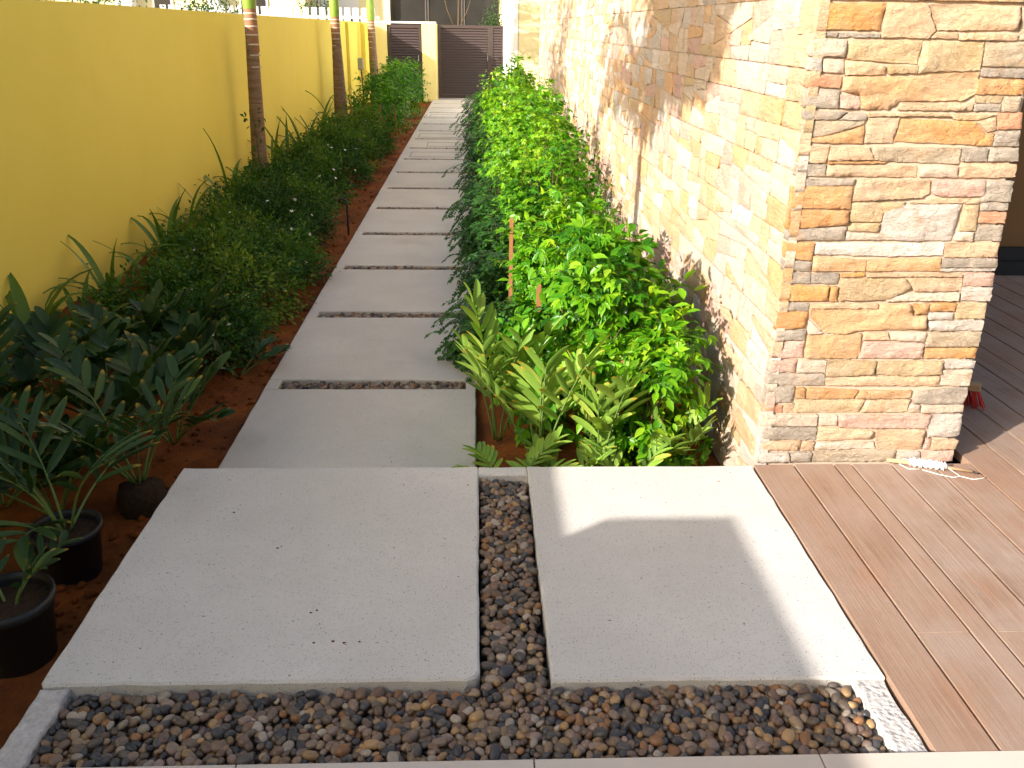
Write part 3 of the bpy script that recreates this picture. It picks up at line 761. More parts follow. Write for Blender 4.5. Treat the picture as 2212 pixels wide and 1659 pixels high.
def bush_points(rg, n, hx, hy, h, z0=0.05, clumps=30, spread=0.075, flat=2.6):
    """points on and in a bushy, clumped, flat-topped envelope around the origin"""
    d = rv(rg, clumps); d[:, 2] = np.abs(d[:, 2])*1.15 - 0.15; d = unit(d)
    m = (np.abs(d)**flat).sum(1)**(-1/flat)
    c = d*m[:, None]*rg.uniform(.72, 1.0, (clumps, 1))
    c = c*np.array([hx, hy, (h-z0)*.98]) ; c[:, 2] = z0 + np.maximum(c[:, 2], rg.uniform(0, .55, clumps)*h*(c[:, 2] <= 0.02))
    idx = rg.integers(0, clumps, n)
    P = c[idx] + rg.normal(0, spread, (n, 3))*np.array([1, 1, .85])
    P[:, 2] = np.maximum(P[:, 2], z0*.5 + rg.uniform(0, .04, n))
    out = unit(P - np.array([0, 0, h*.35])) 
    inner = unit(P - c[idx])
    return P, out, inner, c, idx

LEAF_ME = {}
def shared_leaf(mat):
    if mat not in LEAF_ME:
        LEAF_ME[mat] = mesh_of('leaf', T10[0], T10[1], M[mat], True, {'tint': ('FLOAT', np.full(len(T10[0]), .55))})
    return LEAF_ME[mat]
def stems(rg, c, h, n, mat='stem', r=0.006):
    mb = MB()
    for i in range(min(n, len(c))):
        e = c[i]; b = np.array((rg.normal(0, .03), rg.normal(0, .03), -0.06)); mid = b*.5+e*.5 + rg.normal(0, .02, 3); mid[2] = e[2]*.6
        mb.tube([b, mid, e], [r, r*.75, r*.35], 5)
    return mb
def bush(name, loc, hx, hy, h, n, L, mat, label, cat, group, seed, T=T4, W=0.45, droop=0.35, clumps=30, spread=0.075, wisps=6, single=0, light=0.0, tintpow=1.0, fan=False):
    rg = np.random.default_rng(seed)
    o = empty(name, loc, label, cat, group)
    P, out, inn, c, ci = bush_points(rg, n, hx, hy, h, clumps=clumps, spread=spread)
    D = out*.55 + inn*.45 + rv(rg, n)*.55 + np.array([0, 0, -droop]); N = out*.55 + np.array([0, 0, .65]) + rv(rg, n)*.45
    if fan:                                                  # hanging sprays of five leaflets
        k5 = n // 5; P5, o5, i5 = P[:k5], out[:k5], inn[:k5]
        d5 = unit(o5*.5 + i5*.35 + rv(rg, k5)*.5 + np.array([0, 0, -droop*1.6])); n5 = o5*.85 + np.array([0, 0, .45]) + rv(rg, k5)*.4
        x5, y5, z5 = leaf_frames(d5, n5); PP, DD, NN = [], [], []
        for a in (-1.15, -.6, 0, .6, 1.15):
            aa = a + rg.normal(0, .14, (k5, 1)); PP.append(P5 + y5*.004); DD.append(y5*np.cos(aa) + x5*np.sin(aa) - z5*.12); NN.append(z5 + rv(rg, k5)*.22)
        rest = slice(k5*5 - k5//2, n)
        ci = np.concatenate([np.tile(ci[:k5], 5), ci[rest]]); P = np.concatenate(PP + [P[rest]]); D = np.concatenate(DD + [D[rest]]); N = np.concatenate(NN + [N[rest]])
    wp = []
    for i in range(wisps):                                   # loose shoots that break the outline
        s = c[rg.integers(len(c))].copy(); dr = unit(np.array([rg.normal(0, .5), rg.normal(0, .5), 1.0 if i % 3 else .2])); ln = rg.uniform(.12, .26)
        for t in np.linspace(.1, 1, 14): wp.append((s + dr*ln*t + np.array([0, 0, -.1*t*t*ln]), dr))
    if wp:
        WP = np.array([a for a, _ in wp]); P = np.concatenate([P, WP]); D = np.concatenate([D, rv(rg, len(WP)) + np.array([0, 0, -.2])]); N = np.concatenate([N, rv(rg, len(WP))*.5 + np.array([0, 0, .8])])
    k = len(P); Ls = L*rg.uniform(.65, 1.2, k); ct = np.concatenate([rg.normal(0, .17, len(c))[ci], np.full(k-len(ci), .12)])
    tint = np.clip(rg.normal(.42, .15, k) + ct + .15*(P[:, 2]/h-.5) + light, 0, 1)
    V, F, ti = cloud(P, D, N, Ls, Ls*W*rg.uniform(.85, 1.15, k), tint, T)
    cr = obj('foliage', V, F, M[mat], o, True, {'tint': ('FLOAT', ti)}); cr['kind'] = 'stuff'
    stems(rg, c, h, 12).build('stem', M['stem'], o, True)
    if single:                                               # the large leaves that can be told apart
        me = shared_leaf(mat)
        Ps, os_, in_, _, _ = bush_points(rg, single*3, hx*1.04, hy*1.04, h*1.02, clumps=clumps, spread=spread*.8)
        keep = [i for i in range(len(Ps)) if os_[i][1] < .25 and Ps[i][2] > .12][:single]
        Dk = os_[keep]*.5 + rv(rg, len(keep))*.45 + np.array([0, 0, -.55]); Nk = os_[keep]*.7 + np.array([0, -.25, .6]) + rv(rg, len(keep))*.3
        x, y, z = leaf_frames(Dk, Nk)
        for j, i in enumerate(keep):
            l = L*random.uniform(1.05, 1.55); m = Matrix((( x[j][0]*l*.46, y[j][0]*l, z[j][0]*l, Ps[i][0]), (x[j][1]*l*.46, y[j][1]*l, z[j][1]*l, Ps[i][1]), (x[j][2]*l*.46, y[j][2]*l, z[j][2]*l, Ps[i][2]), (0, 0, 0, 1)))
            inst('leaf', me, o, m)
    return o
ORD = ['first','second','third','fourth','fifth','sixth','seventh','eighth','ninth','tenth','eleventh','twelfth','thirteenth','fourteenth','fifteenth','sixteenth','seventeenth','eighteenth','nineteenth','twentieth']

# right-hand hedge against the stone wall
hy_ = [3.86, 4.60, 5.35, 6.15, 6.95, 7.75, 8.6, 9.5, 10.4, 11.3, 12.3, 13.3, 14.3, 15.4]
hh = [0.93, 0.88, 0.68, 0.80, 1.04, 1.14, 1.14, 1.12, 1.14, 1.16, 1.16, 1.18, 1.18, 1.2]
for i, (y, h) in enumerate(zip(hy_, hh)):
    n = 5200 if i < 2 else 4600 if i < 6 else 3000
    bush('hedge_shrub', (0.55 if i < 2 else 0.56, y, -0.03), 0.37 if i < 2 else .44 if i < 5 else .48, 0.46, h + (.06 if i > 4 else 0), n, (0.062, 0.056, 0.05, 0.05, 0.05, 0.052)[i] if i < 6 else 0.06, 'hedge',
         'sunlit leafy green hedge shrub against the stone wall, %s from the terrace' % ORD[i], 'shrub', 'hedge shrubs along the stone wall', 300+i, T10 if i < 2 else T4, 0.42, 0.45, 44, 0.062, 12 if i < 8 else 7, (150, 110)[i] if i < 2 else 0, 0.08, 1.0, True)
bush('hedge_shrub', (0.77, 3.36, -0.03), .09, .16, .84, 1300, .055, 'hedge', 'slender hedge shrub squeezed against the stone wall corner', 'shrub', 'hedge shrubs along the stone wall', 330, T10, .44, .45, 16, .055, 9, 30, .1, 1.0, True)
# drooping dark shrubs with pinnate leaves that lean over the path
def pinnate_shrub(loc, h, rad, nf, label, seed):
    rg = np.random.default_rng(seed)
    o = empty('drooping_shrub', loc, label, 'shrub', 'drooping shrubs over the path edge')
    P, D, N = [], [], []
    mb = MB()
    for i in range(nf):
        az = rg.uniform(0, 6.283); el = rg.uniform(.2, 1.0)
        b = np.array((rg.normal(0, rad*.3), rg.normal(0, rad*.38), rg.uniform(.25, 1)*h)); dr = np.array((math.cos(az)*el - .25, math.sin(az)*el, rg.uniform(-.2, .6)))
        ln = rg.uniform(.13, .24); p = b.copy(); v = unit(dr)
        for s in range(11):
            p = p + v*ln/11; v = unit(v + np.array((0, 0, -.15)))
            if s > 1:
                sd_ = unit(np.cross(v, (0, 0, 1.0)))
                for q in (-1, 1): P.append(p); D.append(sd_*q + v*.55 + (0, 0, -.15)); N.append(np.array((0, 0, 1)) + rg.normal(0, .25, 3))
        P.append(p); D.append(v); N.append((0, 0, 1))
        if i % 3 == 0: mb.tube([(rg.normal(0, .03), rg.normal(0, .03), -.04), b*.6, b], [.005, .004, .002], 4)
    P = np.array(P); P[:, 2] = np.maximum(P[:, 2], .05); n = len(P); L = rg.uniform(.026, .042, n)
    V, F, ti = cloud(P, np.array(D, float), np.array(N, float), L, L*.52, np.clip(rg.normal(.45, .2, n), 0, 1), T2)
    c = obj('foliage', V, F, M['pinnate'], o, False, {'tint': ('FLOAT', ti)}); c['kind'] = 'stuff'
    mb.build('stem', M['stem'], o, True)
for i, (x, y, h, r_) in enumerate(((.09,4.55,.33,.24),(.15,5.35,.42,.26),(.16,6.2,.48,.28),(.13,7.05,.50,.32),(.17,8.0,.48,.30),(.16,9.1,.48,.32),(.14,10.4,.48,.34),(.13,11.9,.52,.36),(.12,13.4,.54,.38),(.12,15.2,.56,.40),(.12,17.2,.60,.42))):
    pinnate_shrub((x, y, -0.03), h, r_, 330 if i < 7 else 300, 'dark drooping feathery shrub leaning over the path edge, %s from the terrace' % ORD[i], 400+i)

# zamias (cardboard palms): fronds of stiff leaflets
def leaflet_mesh(mat, k):
    prof = [(0, .10), (.10, .55), (.28, .9), (.5, 1.0), (.72, .92), (.88, .66), (.96, .36), (1.0, .06)]
    v, f, tp = [], [], []
    for t, w in prof:
        z = -.10*t*t*(1+.5*k)
        v += [(-w*.5, t, z+.05*w), (0, t, z), (w*.5, t, z+.05*w)]; tp += [t]*3
    for i in range(len(prof)-1):
        a = i*3
        f += [(a, a+1, a+4, a+3), (a+1, a+2, a+5, a+4)]
    return mesh_of('leaflet', v, f, M[mat], True, {'tip': ('FLOAT', tp), 'tint': ('FLOAT', [.3+.2*k]*len(v))})
LFT = {m: [leaflet_mesh(m, k) for k in range(3)] for m in ('zamia_r', 'zamia_l')}
def zamia(loc, label, seed, mat, nf=7, L=.55, wl=(.135, .030), pairs=9, el0=(50, 80), az=None, group='zamia plants', name='zamia_plant', bend=1.0):
    rg = random.Random(seed)
    o = empty(name, loc, label, 'plant', group)
    for i in range(nf):
        a = (az[i % len(az)] if az else i*2.399) + rg.uniform(-.25, .25); e = R(rg.uniform(*el0)); ln = L*rg.uniform(.75, 1.12)
        p = Vector((math.cos(a)*.02, math.sin(a)*.02, 0)); pts = [p.copy()]; n = 16; tang = []
        for s in range(n):
            t = Vector((math.cos(a)*math.cos(e), math.sin(a)*math.cos(e), math.sin(e))); p = p + t*(ln/n); pts.append(p.copy()); tang.append(t)
            e -= R(rg.uniform(1.2, 3.4))*bend*(.4+s/n)
        fr = MB().tube(pts, [.0055-.0040*k/n for k in range(n+1)], 5).build('frond', M['rachis'], o, True)
        side0 = Vector((-math.sin(a), math.cos(a), 0))
        for k in range(pairs*2):
            sgn = 1 if k % 2 else -1; u = .44 + .56*((k//2)+.3*(k % 2))/(pairs-.35); u = min(u, 1.0)
            q = min(int(u*n), n-1); b = pts[q].lerp(pts[q+1], u*n-q) if u < 1 else pts[n]
            t = tang[q]; nrm = side0.cross(t); nrm = nrm if nrm.z > 0 else -nrm
            an = R(66 - 40*u + rg.uniform(-8, 8)); d = (t*math.cos(an) + side0*sgn*math.sin(an) + nrm*.30*rg.uniform(.4, 1.3)).normalized()
            nn = (nrm + side0*(-sgn)*.45 + Vector((rg.gauss(0,.12), rg.gauss(0,.12), rg.gauss(0,.12)))); z = (nn - d*nn.dot(d)).normalized(); x = d.cross(z)
            l = wl[0]*(1.0 - .30*abs(u-.62)/.4)*rg.uniform(.85, 1.12); w = wl[1]*rg.uniform(.85, 1.15)
            m = Matrix(((x.x*w, d.x*l, z.x*l, b.x), (x.y*w, d.y*l, z.y*l, b.y), (x.z*w, d.z*l, z.z*l, b.z), (0,0,0,1)))
            inst('leaflet', LFT[mat][rg.randrange(3)], fr, m)
    return o
zamia((0.10, 3.62, -.02), 'tall green zamia at the path corner below the hedge', 1, 'zamia_r', 5, .62, (.17, .034), 7, (66, 88), [2.6, 4.6, 5.6, 3.6, 5.0], bend=.6)
zamia((0.27, 3.36, -.02), 'orange-tipped zamia left of the middle behind the terrace rim', 2, 'zamia_r', 6, .58, (.20, .032), 5, (66, 88), [4.4, 5.4, 3.3, 4.9, .6, 2.2], bend=.6)
zamia((0.52, 3.32, -.02), 'upright zamia in the middle of the sunlit bed', 3, 'zamia_r', 5, .48, (.21, .038), 4, (64, 86), [4.6, 5.7, 3.6, 5.1, .4], bend=.6)
zamia((0.83, 3.28, -.02), 'yellowish zamia nearest the stone wall', 4, 'zamia_r', 4, .33, (.13, .026), 6, (60, 84), [4.5, 5.5, 3.4, .3], bend=.7)
zamia((0.13, 3.12, -.02), 'low shaded zamia tucked behind the terrace rim', 5, 'zamia_r', 5, .27, (.11, .024), 6, (36, 62), [.4, 5.9, 3.6, 2.0])
zamia((0.36, 3.10, -.02), 'low zamia between the shaded and the short one at the rim', 7, 'zamia_r', 4, .25, (.11, .025), 5, (40, 66), [.9, 5.5, 3.4, 2.0])
zamia((0.62, 3.10, -.02), 'short zamia peeping over the terrace rim', 6, 'zamia_r', 4, .26, (.11, .026), 5, (42, 68), [.4, 5.6, 3.0, 2.0, 4.3])
# left bed
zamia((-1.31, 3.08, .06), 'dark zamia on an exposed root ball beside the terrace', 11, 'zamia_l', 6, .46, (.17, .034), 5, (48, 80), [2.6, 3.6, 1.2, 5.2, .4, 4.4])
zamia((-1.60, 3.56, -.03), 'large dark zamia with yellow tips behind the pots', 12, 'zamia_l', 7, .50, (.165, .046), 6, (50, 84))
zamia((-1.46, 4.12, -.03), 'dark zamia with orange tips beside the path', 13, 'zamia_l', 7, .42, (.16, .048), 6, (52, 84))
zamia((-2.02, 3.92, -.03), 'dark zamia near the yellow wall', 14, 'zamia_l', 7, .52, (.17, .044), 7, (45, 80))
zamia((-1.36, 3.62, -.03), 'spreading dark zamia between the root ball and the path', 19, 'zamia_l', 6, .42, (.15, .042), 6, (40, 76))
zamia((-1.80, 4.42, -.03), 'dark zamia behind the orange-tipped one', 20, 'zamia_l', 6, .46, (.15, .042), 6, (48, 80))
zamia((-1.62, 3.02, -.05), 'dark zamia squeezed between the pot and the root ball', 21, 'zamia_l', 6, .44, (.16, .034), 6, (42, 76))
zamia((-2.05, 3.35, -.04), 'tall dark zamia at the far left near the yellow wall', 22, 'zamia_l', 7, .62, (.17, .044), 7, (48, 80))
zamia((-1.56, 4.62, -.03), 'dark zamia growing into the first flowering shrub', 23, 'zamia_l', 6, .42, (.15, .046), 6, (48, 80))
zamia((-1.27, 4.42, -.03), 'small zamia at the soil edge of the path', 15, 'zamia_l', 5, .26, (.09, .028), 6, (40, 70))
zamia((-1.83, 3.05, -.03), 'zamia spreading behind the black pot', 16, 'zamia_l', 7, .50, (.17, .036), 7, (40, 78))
bag = MB(); bag.lathe([(.0, -.12), (.080, -.12), (.094, -.06), (.092, -.01), (.082, .035), (.06, .05), (.03, .06), (.001, .055)], 26)
bag.v = [tuple(Vector(p)*(1 + .16*noise.noise(Vector(p)*28) + .10*noise.noise(Vector(p)*60))) for p in bag.v]
tag(bag.build('root_ball', M['potting'], None, True, (-1.31, 3.08, .0)), 'dark earthy root ball of the zamia beside the terrace', 'root ball')
def pot(loc, r, h, label):
    o = empty('plant_pot', loc, label, 'pot')
    MB().lathe([(0, 0), (r*.80, 0), (r*.82, .01), (r*.97, h*.86), (r*1.03, h*.87), (r*1.05, h*.9), (r*1.05, h), (r*.97, h), (r*.95, h*.9), (r*.92, h*.80)], 40).build('body', M['dark'], o, True)
    mb = MB(); mb.lathe([(r*.945, h*.84), (r*.6, h*.86), (r*.25, h*.83), (0.001, h*.85)], 28); mb.build('potting_soil', M['potting'], o, True)
    return o
pot((-1.395, 2.64, -.065), .112, .195, 'black plastic pot beside the terrace slab')
pot((-1.365, 2.185, -.065), .125, .235, 'larger black pot at the left edge of the photo')
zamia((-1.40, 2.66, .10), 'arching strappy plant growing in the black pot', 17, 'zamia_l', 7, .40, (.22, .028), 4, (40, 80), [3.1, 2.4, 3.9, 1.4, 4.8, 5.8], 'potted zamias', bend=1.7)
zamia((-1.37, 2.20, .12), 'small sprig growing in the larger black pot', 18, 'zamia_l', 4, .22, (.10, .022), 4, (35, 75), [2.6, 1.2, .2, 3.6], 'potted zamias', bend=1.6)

# strap-leaved lilies along the yellow wall
def blade_mesh(k):
    n = 9; v, f, tp = [], [], []; e = R(84 - 6*k); p = np.array((0., 0., 0.)); 
    for i in range(n+1):
        t = i/n; w = .5*(.55+.45*math.sin(math.pi*min(1, t*1.1)))*(1 - max(0, t-.5)**2*3.6)
        w = max(w, .02)
        v += [(-w, p[1], p[2]+.0), (0, p[1]+.0, p[2]-.012), (w, p[1], p[2])]; tp += [t]*3
        p = p + np.array((0, math.cos(e), math.sin(e)))/n; e -= R((5, 11, 17, 23)[k])*(.3+1.1*t)
    for i in range(n):
        a = i*3; f += [(a, a+1, a+4, a+3), (a+1, a+2, a+5, a+4)]
    return mesh_of('leaf', v, f, M['strap'], True, {'tint': ('FLOAT', [.35+.12*k]*len(v)), 'tip': ('FLOAT', tp)})
BL = [blade_mesh(k) for k in range(4)]
def lily(loc, n, L, W, label, seed, cutend=False):
    rg = random.Random(seed); o = empty('strap_lily', loc, label, 'plant', 'strap-leaved lilies along the wall')
    for i in range(n):
        a = i*2.399 + rg.uniform(-.4, .4); l = L*rg.uniform(.6, 1.12); w = W*rg.uniform(.75, 1.2)
        m = Matrix.Rotation(a, 4, 'Z') @ Matrix.Translation((0, .012, 0)) @ Matrix.Rotation(R(rg.uniform(-26, 6)), 4, 'X') @ Matrix.Diagonal((w, l, l, 1))
        inst('leaf', BL[rg.choice((0, 1, 1, 2, 2, 3))], o, m)
    return o
ls = [(-2.40,4.60,.60,.070,12),(-2.24,4.86,.56,.042,10),(-2.30,5.45,.66,.044,13),(-2.24,6.05,.50,.032,10),(-2.30,6.55,.72,.044,14),(-2.40,7.35,.60,.030,13),(-2.34,7.85,.58,.030,12),(-2.34,8.55,.78,.044,13),(-2.34,9.2,.7,.036,14),(-2.36,10.5,.84,.040,16),(-2.34,11.3,.90,.040,16),(-2.30,12.3,.94,.040,16),(-2.28,13.3,.96,.042,16),(-2.22,14.4,.96,.042,16),(-2.2,16.6,.9,.038,15),(-2.2,17.8,.9,.038,15)]
for i, (x, y, L, W, n) in enumerate(ls):
    lily((x, y, soil_z(x, y)-.01), n, L, W, ('broad strap-leaved plant at the wall, nearest the camera' if i == 0 else 'strap-leaved lily at the foot of the yellow wall, %s from the camera' % ORD[i]), 500+i)

# low dark flowering shrubs of the left bed
petals = MB()
for k in range(5):
    a = k*2*math.pi/5; c, s = math.cos(a), math.sin(a)
    q = [(0, 0, 0), (.35, .55, .06), (0, 1, .12), (-.35, .55, .06)]
    petals.add([(x*c-y*s, x*s+y*c, z) for x, y, z in q], [(0, 1, 2, 3)])
FLOWER = mesh_of('flower', petals.v, petals.f, M['petal'])
low = [(-1.58,4.80,.36),(-1.90,5.15,.34),(-1.52,5.50,.40),(-1.82,5.95,.40),(-1.50,6.30,.44),(-1.84,6.85,.42),(-1.60,7.25,.46),(-1.92,7.8,.44),(-1.68,8.2,.48),(-1.94,8.8,.46),(-1.66,9.3,.48),(-1.92,10.1,.46),(-1.62,10.5,.48),(-1.88,11.4,.48),(-1.6,11.7,.48),(-1.86,12.8,.48),(-1.58,13.2,.48),(-1.78,14.3,.5)]
for i, (x, y, h) in enumerate(low):
    o = bush('flowering_shrub', (x, y, -0.04), .34, .43, h*(.86, 1.08, .97, 1.18)[i % 4], 4300 if i < 9 else 3200, .035 if i < 9 else .042, 'cover', 'low dark flowering shrub of the left bed, %s from the camera' % ORD[i], 'shrub', 'low flowering shrubs of the left bed', 600+i, T4, .5, .0, 34, .058, 30, 0, (-.10, .0, .08)[i % 3])
    rg = np.random.default_rng(700+i)
    for k in range(rg.integers(3, 8)):
        d = unit(np.array((rg.normal(0, 1), rg.normal(-.5, 1), 1.1))); p = d*np.array((.36, .42, h))*1.02; s = rg.uniform(.012, .019)
        m = Matrix.Translation(p) @ Vector(d).to_track_quat('Z', 'Y').to_matrix().to_4x4() @ Matrix.Diagonal((s, s, s, 1))
        inst('flower', FLOWER, o, m)
# a thin upright sapling beside the nearest palm
o = empty('sapling', (-2.18, 9.1, 0), 'thin upright leafy sapling in front of the nearest palm', 'sapling')
rg = np.random.default_rng(77); P = []; 
for t in np.linspace(.3, 1, 60): P.append((rg.normal(0, .05), rg.normal(0, .05), t*.95))
P = np.array(P); V, F, ti = cloud(P, rv(rg, 60) + (0, 0, -.2), rv(rg, 60)*.5 + (0, 0, .8), np.full(60, .06), np.full(60, .032), rg.uniform(.2, .7, 60), T4)
obj('foliage', V, F, M['cover'], o, True, {'tint': ('FLOAT', ti)}); MB().tube([(0, 0, -.05), (.01, 0, .5), (-.01, 0, .93)], [.008, .006, .003], 6).build('stem', M['stem'], o, True)
# taller hedge clump before the small gate
for i, (x, y, h) in enumerate(((-1.62,15.6,.92),(-1.70,16.7,1.05),(-1.58,17.8,1.12),(-1.62,18.9,1.10),(-1.62,20.1,1.08),(-1.62,21.3,1.05))):
    bush('hedge_shrub', (x, y, -.03), .48, .55, h, 3400, .05, 'hedge', 'tall green shrub before the small gate, %s from the camera' % ORD[i], 'shrub', 'hedge clump before the small gate', 650+i, T4, .45, .3, 36, .085, 14, 0, -.06, 1.0, True)

# ------------------------------------------------------------------ palms
def palm(loc, r0, r1, ht, label, seed, azs, fl=1.7, lean=(0, 0), lw=.046):
    rg = random.Random(seed)
    o = empty('palm_tree', loc, label, 'palm', 'slim palms along the yellow wall')
    n = 46; pts, rad = [], []
    for i in range(n):
        t = i/(n-1); z = -.1+(ht+.1)*t
        pts.append((lean[0]*t, lean[1]*t, z)); rad.append((r0+(r1-r0)*min(1, t*1.15))*(1+.10*max(0, 1-t*6)) * (1.0 + .012*math.sin(i*2.1)))
    MB().tube(pts, rad, 20).build('trunk', M['trunk'], o, True)
    for i in range(8):                                       # pale leaf scars under the crownshaft
        z = ht - .05 - i*(.050+.006*i); rr = r1*1.012+.001
        if i < 7: MB().lathe([(rr, -.008), (rr+.005, -.003), (rr+.005, .004), (rr, .008)], 20, (lean[0], lean[1], z)).build('leaf_scar', M['ring'], o, True)
    MB().lathe([(r1*1.03, ht-.42), (r1*1.035, ht-.01), (r1*1.0, ht)], 20, (lean[0], lean[1], 0)).build('young_trunk', M['youngtrunk'], o, True)
    cz = ht+.80
    MB().lathe([(r1*1.06, ht-.005), (r1*1.16, ht+.08), (r1*1.12, ht+.3), (r1*.85, ht+.6), (r1*.55, cz), (.001, cz+.05)], 20, (lean[0], lean[1], 0)).build('crownshaft', M['shaft'], o, True)
    rgn = np.random.default_rng(seed)
    for a in azs:
        e = R(rg.uniform(48, 74)); p = np.array((lean[0], lean[1], cz-.08)); pts = [p]; ns = 18; L = fl*rg.uniform(.85, 1.1); T = []
        for s in range(ns):
            t = np.array((math.cos(a)*math.cos(e), math.sin(a)*math.cos(e), math.sin(e))); p = p+t*L/ns; pts.append(p); T.append(t); e -= R(rg.uniform(3.6, 6.6))*(.5+s/ns)
        mb = MB().tube(pts, [.016-.013*k/ns for k in range(ns+1)], 5)
        P, D, N, Ls = [], [], [], []
        sd_ = np.array((-math.sin(a), math.cos(a), 0))
        for k in range(84):
            u = .14+.86*(k//2)/42; q = min(int(u*ns), ns-1); b = pts[q]+(pts[q+1]-pts[q])*(u*ns-q); sg = 1 if k % 2 else -1
            l = .46*math.sin(math.pi*min(.97, .16+u*.84))**.7+.06
            d = unit(sd_*sg*.9 + T[q]*.55 + np.array((0, 0, rgn.uniform(-.55, .25))))
            mid = b + d*l*.5; d2 = unit(d + np.array((0, 0, -.55)))
            for (bb, dd) in ((b, d), (mid, d2)): P.append(bb); D.append(dd); N.append(T[q]*.2+np.array((0, 0, 1))); Ls.append(l*.55)
        P = np.array(P); k = len(P)
        V, F, ti = cloud(P, np.array(D), np.array(N), np.array(Ls), np.full(k, lw), rgn.uniform(.2, .8, k), T2)
        fr = obj('frond', V, F, M['palmleaf'], o, False, {'tint': ('FLOAT', ti)})
        mb.build('rachis', M['rachis'], fr, True)
palm((-2.335, 3.36, 0), .085, .060, 2.25, 'slim palm outside the left edge of the photo', 1, [4.5, 5.0, 4.1, 5.4, .6, 1.7, 2.6, 4.75, 5.8, 3.6, 4.3, 5.2, 4.85, 4.62], 2.15, (0, 0), .062)
palm((-2.352, 9.84, 0), .088, .062, 1.86, 'thickest slim palm trunk nearest the camera by the yellow wall', 2, [.3, 1.1, 2.0, 2.9, 3.7, 4.5, 5.3, 5.9], 1.8, (.05, 0))
palm((-2.300, 15.8, 0), .128, .072, 1.84, 'second slim palm trunk along the yellow wall', 3, [.1, .9, 1.8, 2.6, 3.5, 4.3, 5.1, 5.8], 1.9, (-.02, 0))
palm((-2.250, 20.9, 0), .115, .078, 1.82, 'farthest slim palm trunk behind the hedge clump', 4, [2.9, 3.4, 3.9, 4.4, 4.9, 5.4], 1.6, (-.04, 0))

# ------------------------------------------------------------------ stakes
def stake(x, y, h, label, lean=(0, 0)):
    mb = MB(); s = .0105
    mb.add([(-s,-s,-.15),(s,-s,-.15),(s,s,-.15),(-s,s,-.15),(-s+lean[0],-s+lean[1],h),(s+lean[0],-s+lean[1],h),(s+lean[0],s+lean[1],h+.006),(-s+lean[0],s+lean[1],h+.006)], [(3,2,1,0),(4,5,6,7),(0,1,5,4),(1,2,6,5),(2,3,7,6),(3,0,4,7)])
    tag(mb.build('wooden_stake', M['stake'], None, False, (x, y, 0)), label, 'stake', 'wooden plant stakes')
for x, y, h, lb in ((.62, 3.44, .42, 'reddish wooden stake in front of the nearest hedge shrub'), (.30, 4.05, .58, 'wooden stake at the left of the nearest hedge shrub'), (.20, 4.92, .72, 'wooden stake standing left of the second and third hedge shrubs'), (.52, 4.85, .76, 'short wooden stake tip behind the second hedge shrub'), (.60, 4.90, .77, 'wooden stake tip beside another one behind the second hedge shrub')):
    stake(x, y, h, lb)
for i, (x, y) in enumerate(((-1.98, 15.05), (-1.76, 15.12), (-1.52, 15.1), (-1.30, 15.2))):
    stake(x, y, .5, ('leftmost','second','third','rightmost')[i] + ' thin stake at the front of the clump before the small gate', (-.05, 0))

# ================================================================== SMALL THINGS
# bent irrigation pipe
tag(MB().tube([(0, 0, -.1), (0, 0, .16), (-.002, 0, .235), (-.012, 0, .275), (-.032, 0, .292), (-.058, 0, .286), (-.072, 0, .262)], .0095, 8).build('irrigation_pipe', M['dark'], None, True, (-1.142, 7.87, 0)), 'bent black irrigation pipe standing beside the path', 'pipe')
# garden flood lamp on a spike
o = empty('garden_lamp', (-2.40, 19.6, 0), 'grey garden lamp on a spike before the yellow wall', 'lamp')
MB().tube([(.05, 0, -.1), (.01, 0, .86)], .014, 8).build('spike', M['dark'], o, True)
MB().box(-.055, .055, -.05, .04, .84, 1.08, .012).build('lamp_head', M['steel'], o)
# ball of string on a stick, lying by the foot of the stone wall
o = empty('string_spool', (1.70, 2.894, ZP+.002), 'white string wound on a stick on the deck', 'string')
dv = Vector((.302, -.097, 0)).normalized(); sv = Vector((.097, .302, 0)).normalized()
P_ = lambda t, s, z: tuple(dv*t + sv*s + Vector((0, 0, z)))
MB().tube([P_(-.145, 0, .012), P_(.02, 0, .013), P_(.155, 0, .009)], [.008, .008, .006], 8).build('stick', M['stick'], o, True)
pts = []
for k in range(26*12):
    t = k/(26*12); tt = -.062 + .124*(abs((t*4) % 2 - 1)); an = k*2*math.pi/12
    rr = .0135 + .003*t + .002*math.sin(k*.37); pts.append(P_(tt, math.cos(an)*rr, .0165+math.sin(an)*rr))
mb = MB().tube(pts, .0017, 4)
mb.tube([P_(-.065, 0, .0165), P_(0, 0, .0165), P_(.065, 0, .0165)], [.0125, .0135, .0125], 12)
mb.build('wound_string', M['string'], o, True)
MB().tube([P_(.06, .0, .02), P_(.085, -.012, .006), P_(.11, -.045, .003), P_(.08, -.060, .003), P_(.03, -.05, .003), P_(-.02, -.03, .004)], .0014, 5).tube([P_(-.06, 0, .02), P_(-.085, .01, .022), P_(-.10, -.01, .006), P_(-.07, -.035, .003), P_(-.03, -.03, .004)], .0014, 5).tube([P_(.10, -.04, .003), P_(.15, -.055, .003), P_(.185, -.035, .003), P_(.2, -.02, .003)], .0014, 5).build('loose_string', M['string'], o, True)
tag(MB().tube([(0, 0, 0), (.018, -.006, .001)], [.0045, .0022], 8).build('nail', M['dark'], None, True, (1.855, 2.842, ZP+.007)), 'dark nail lying beside the string stick', 'nail')
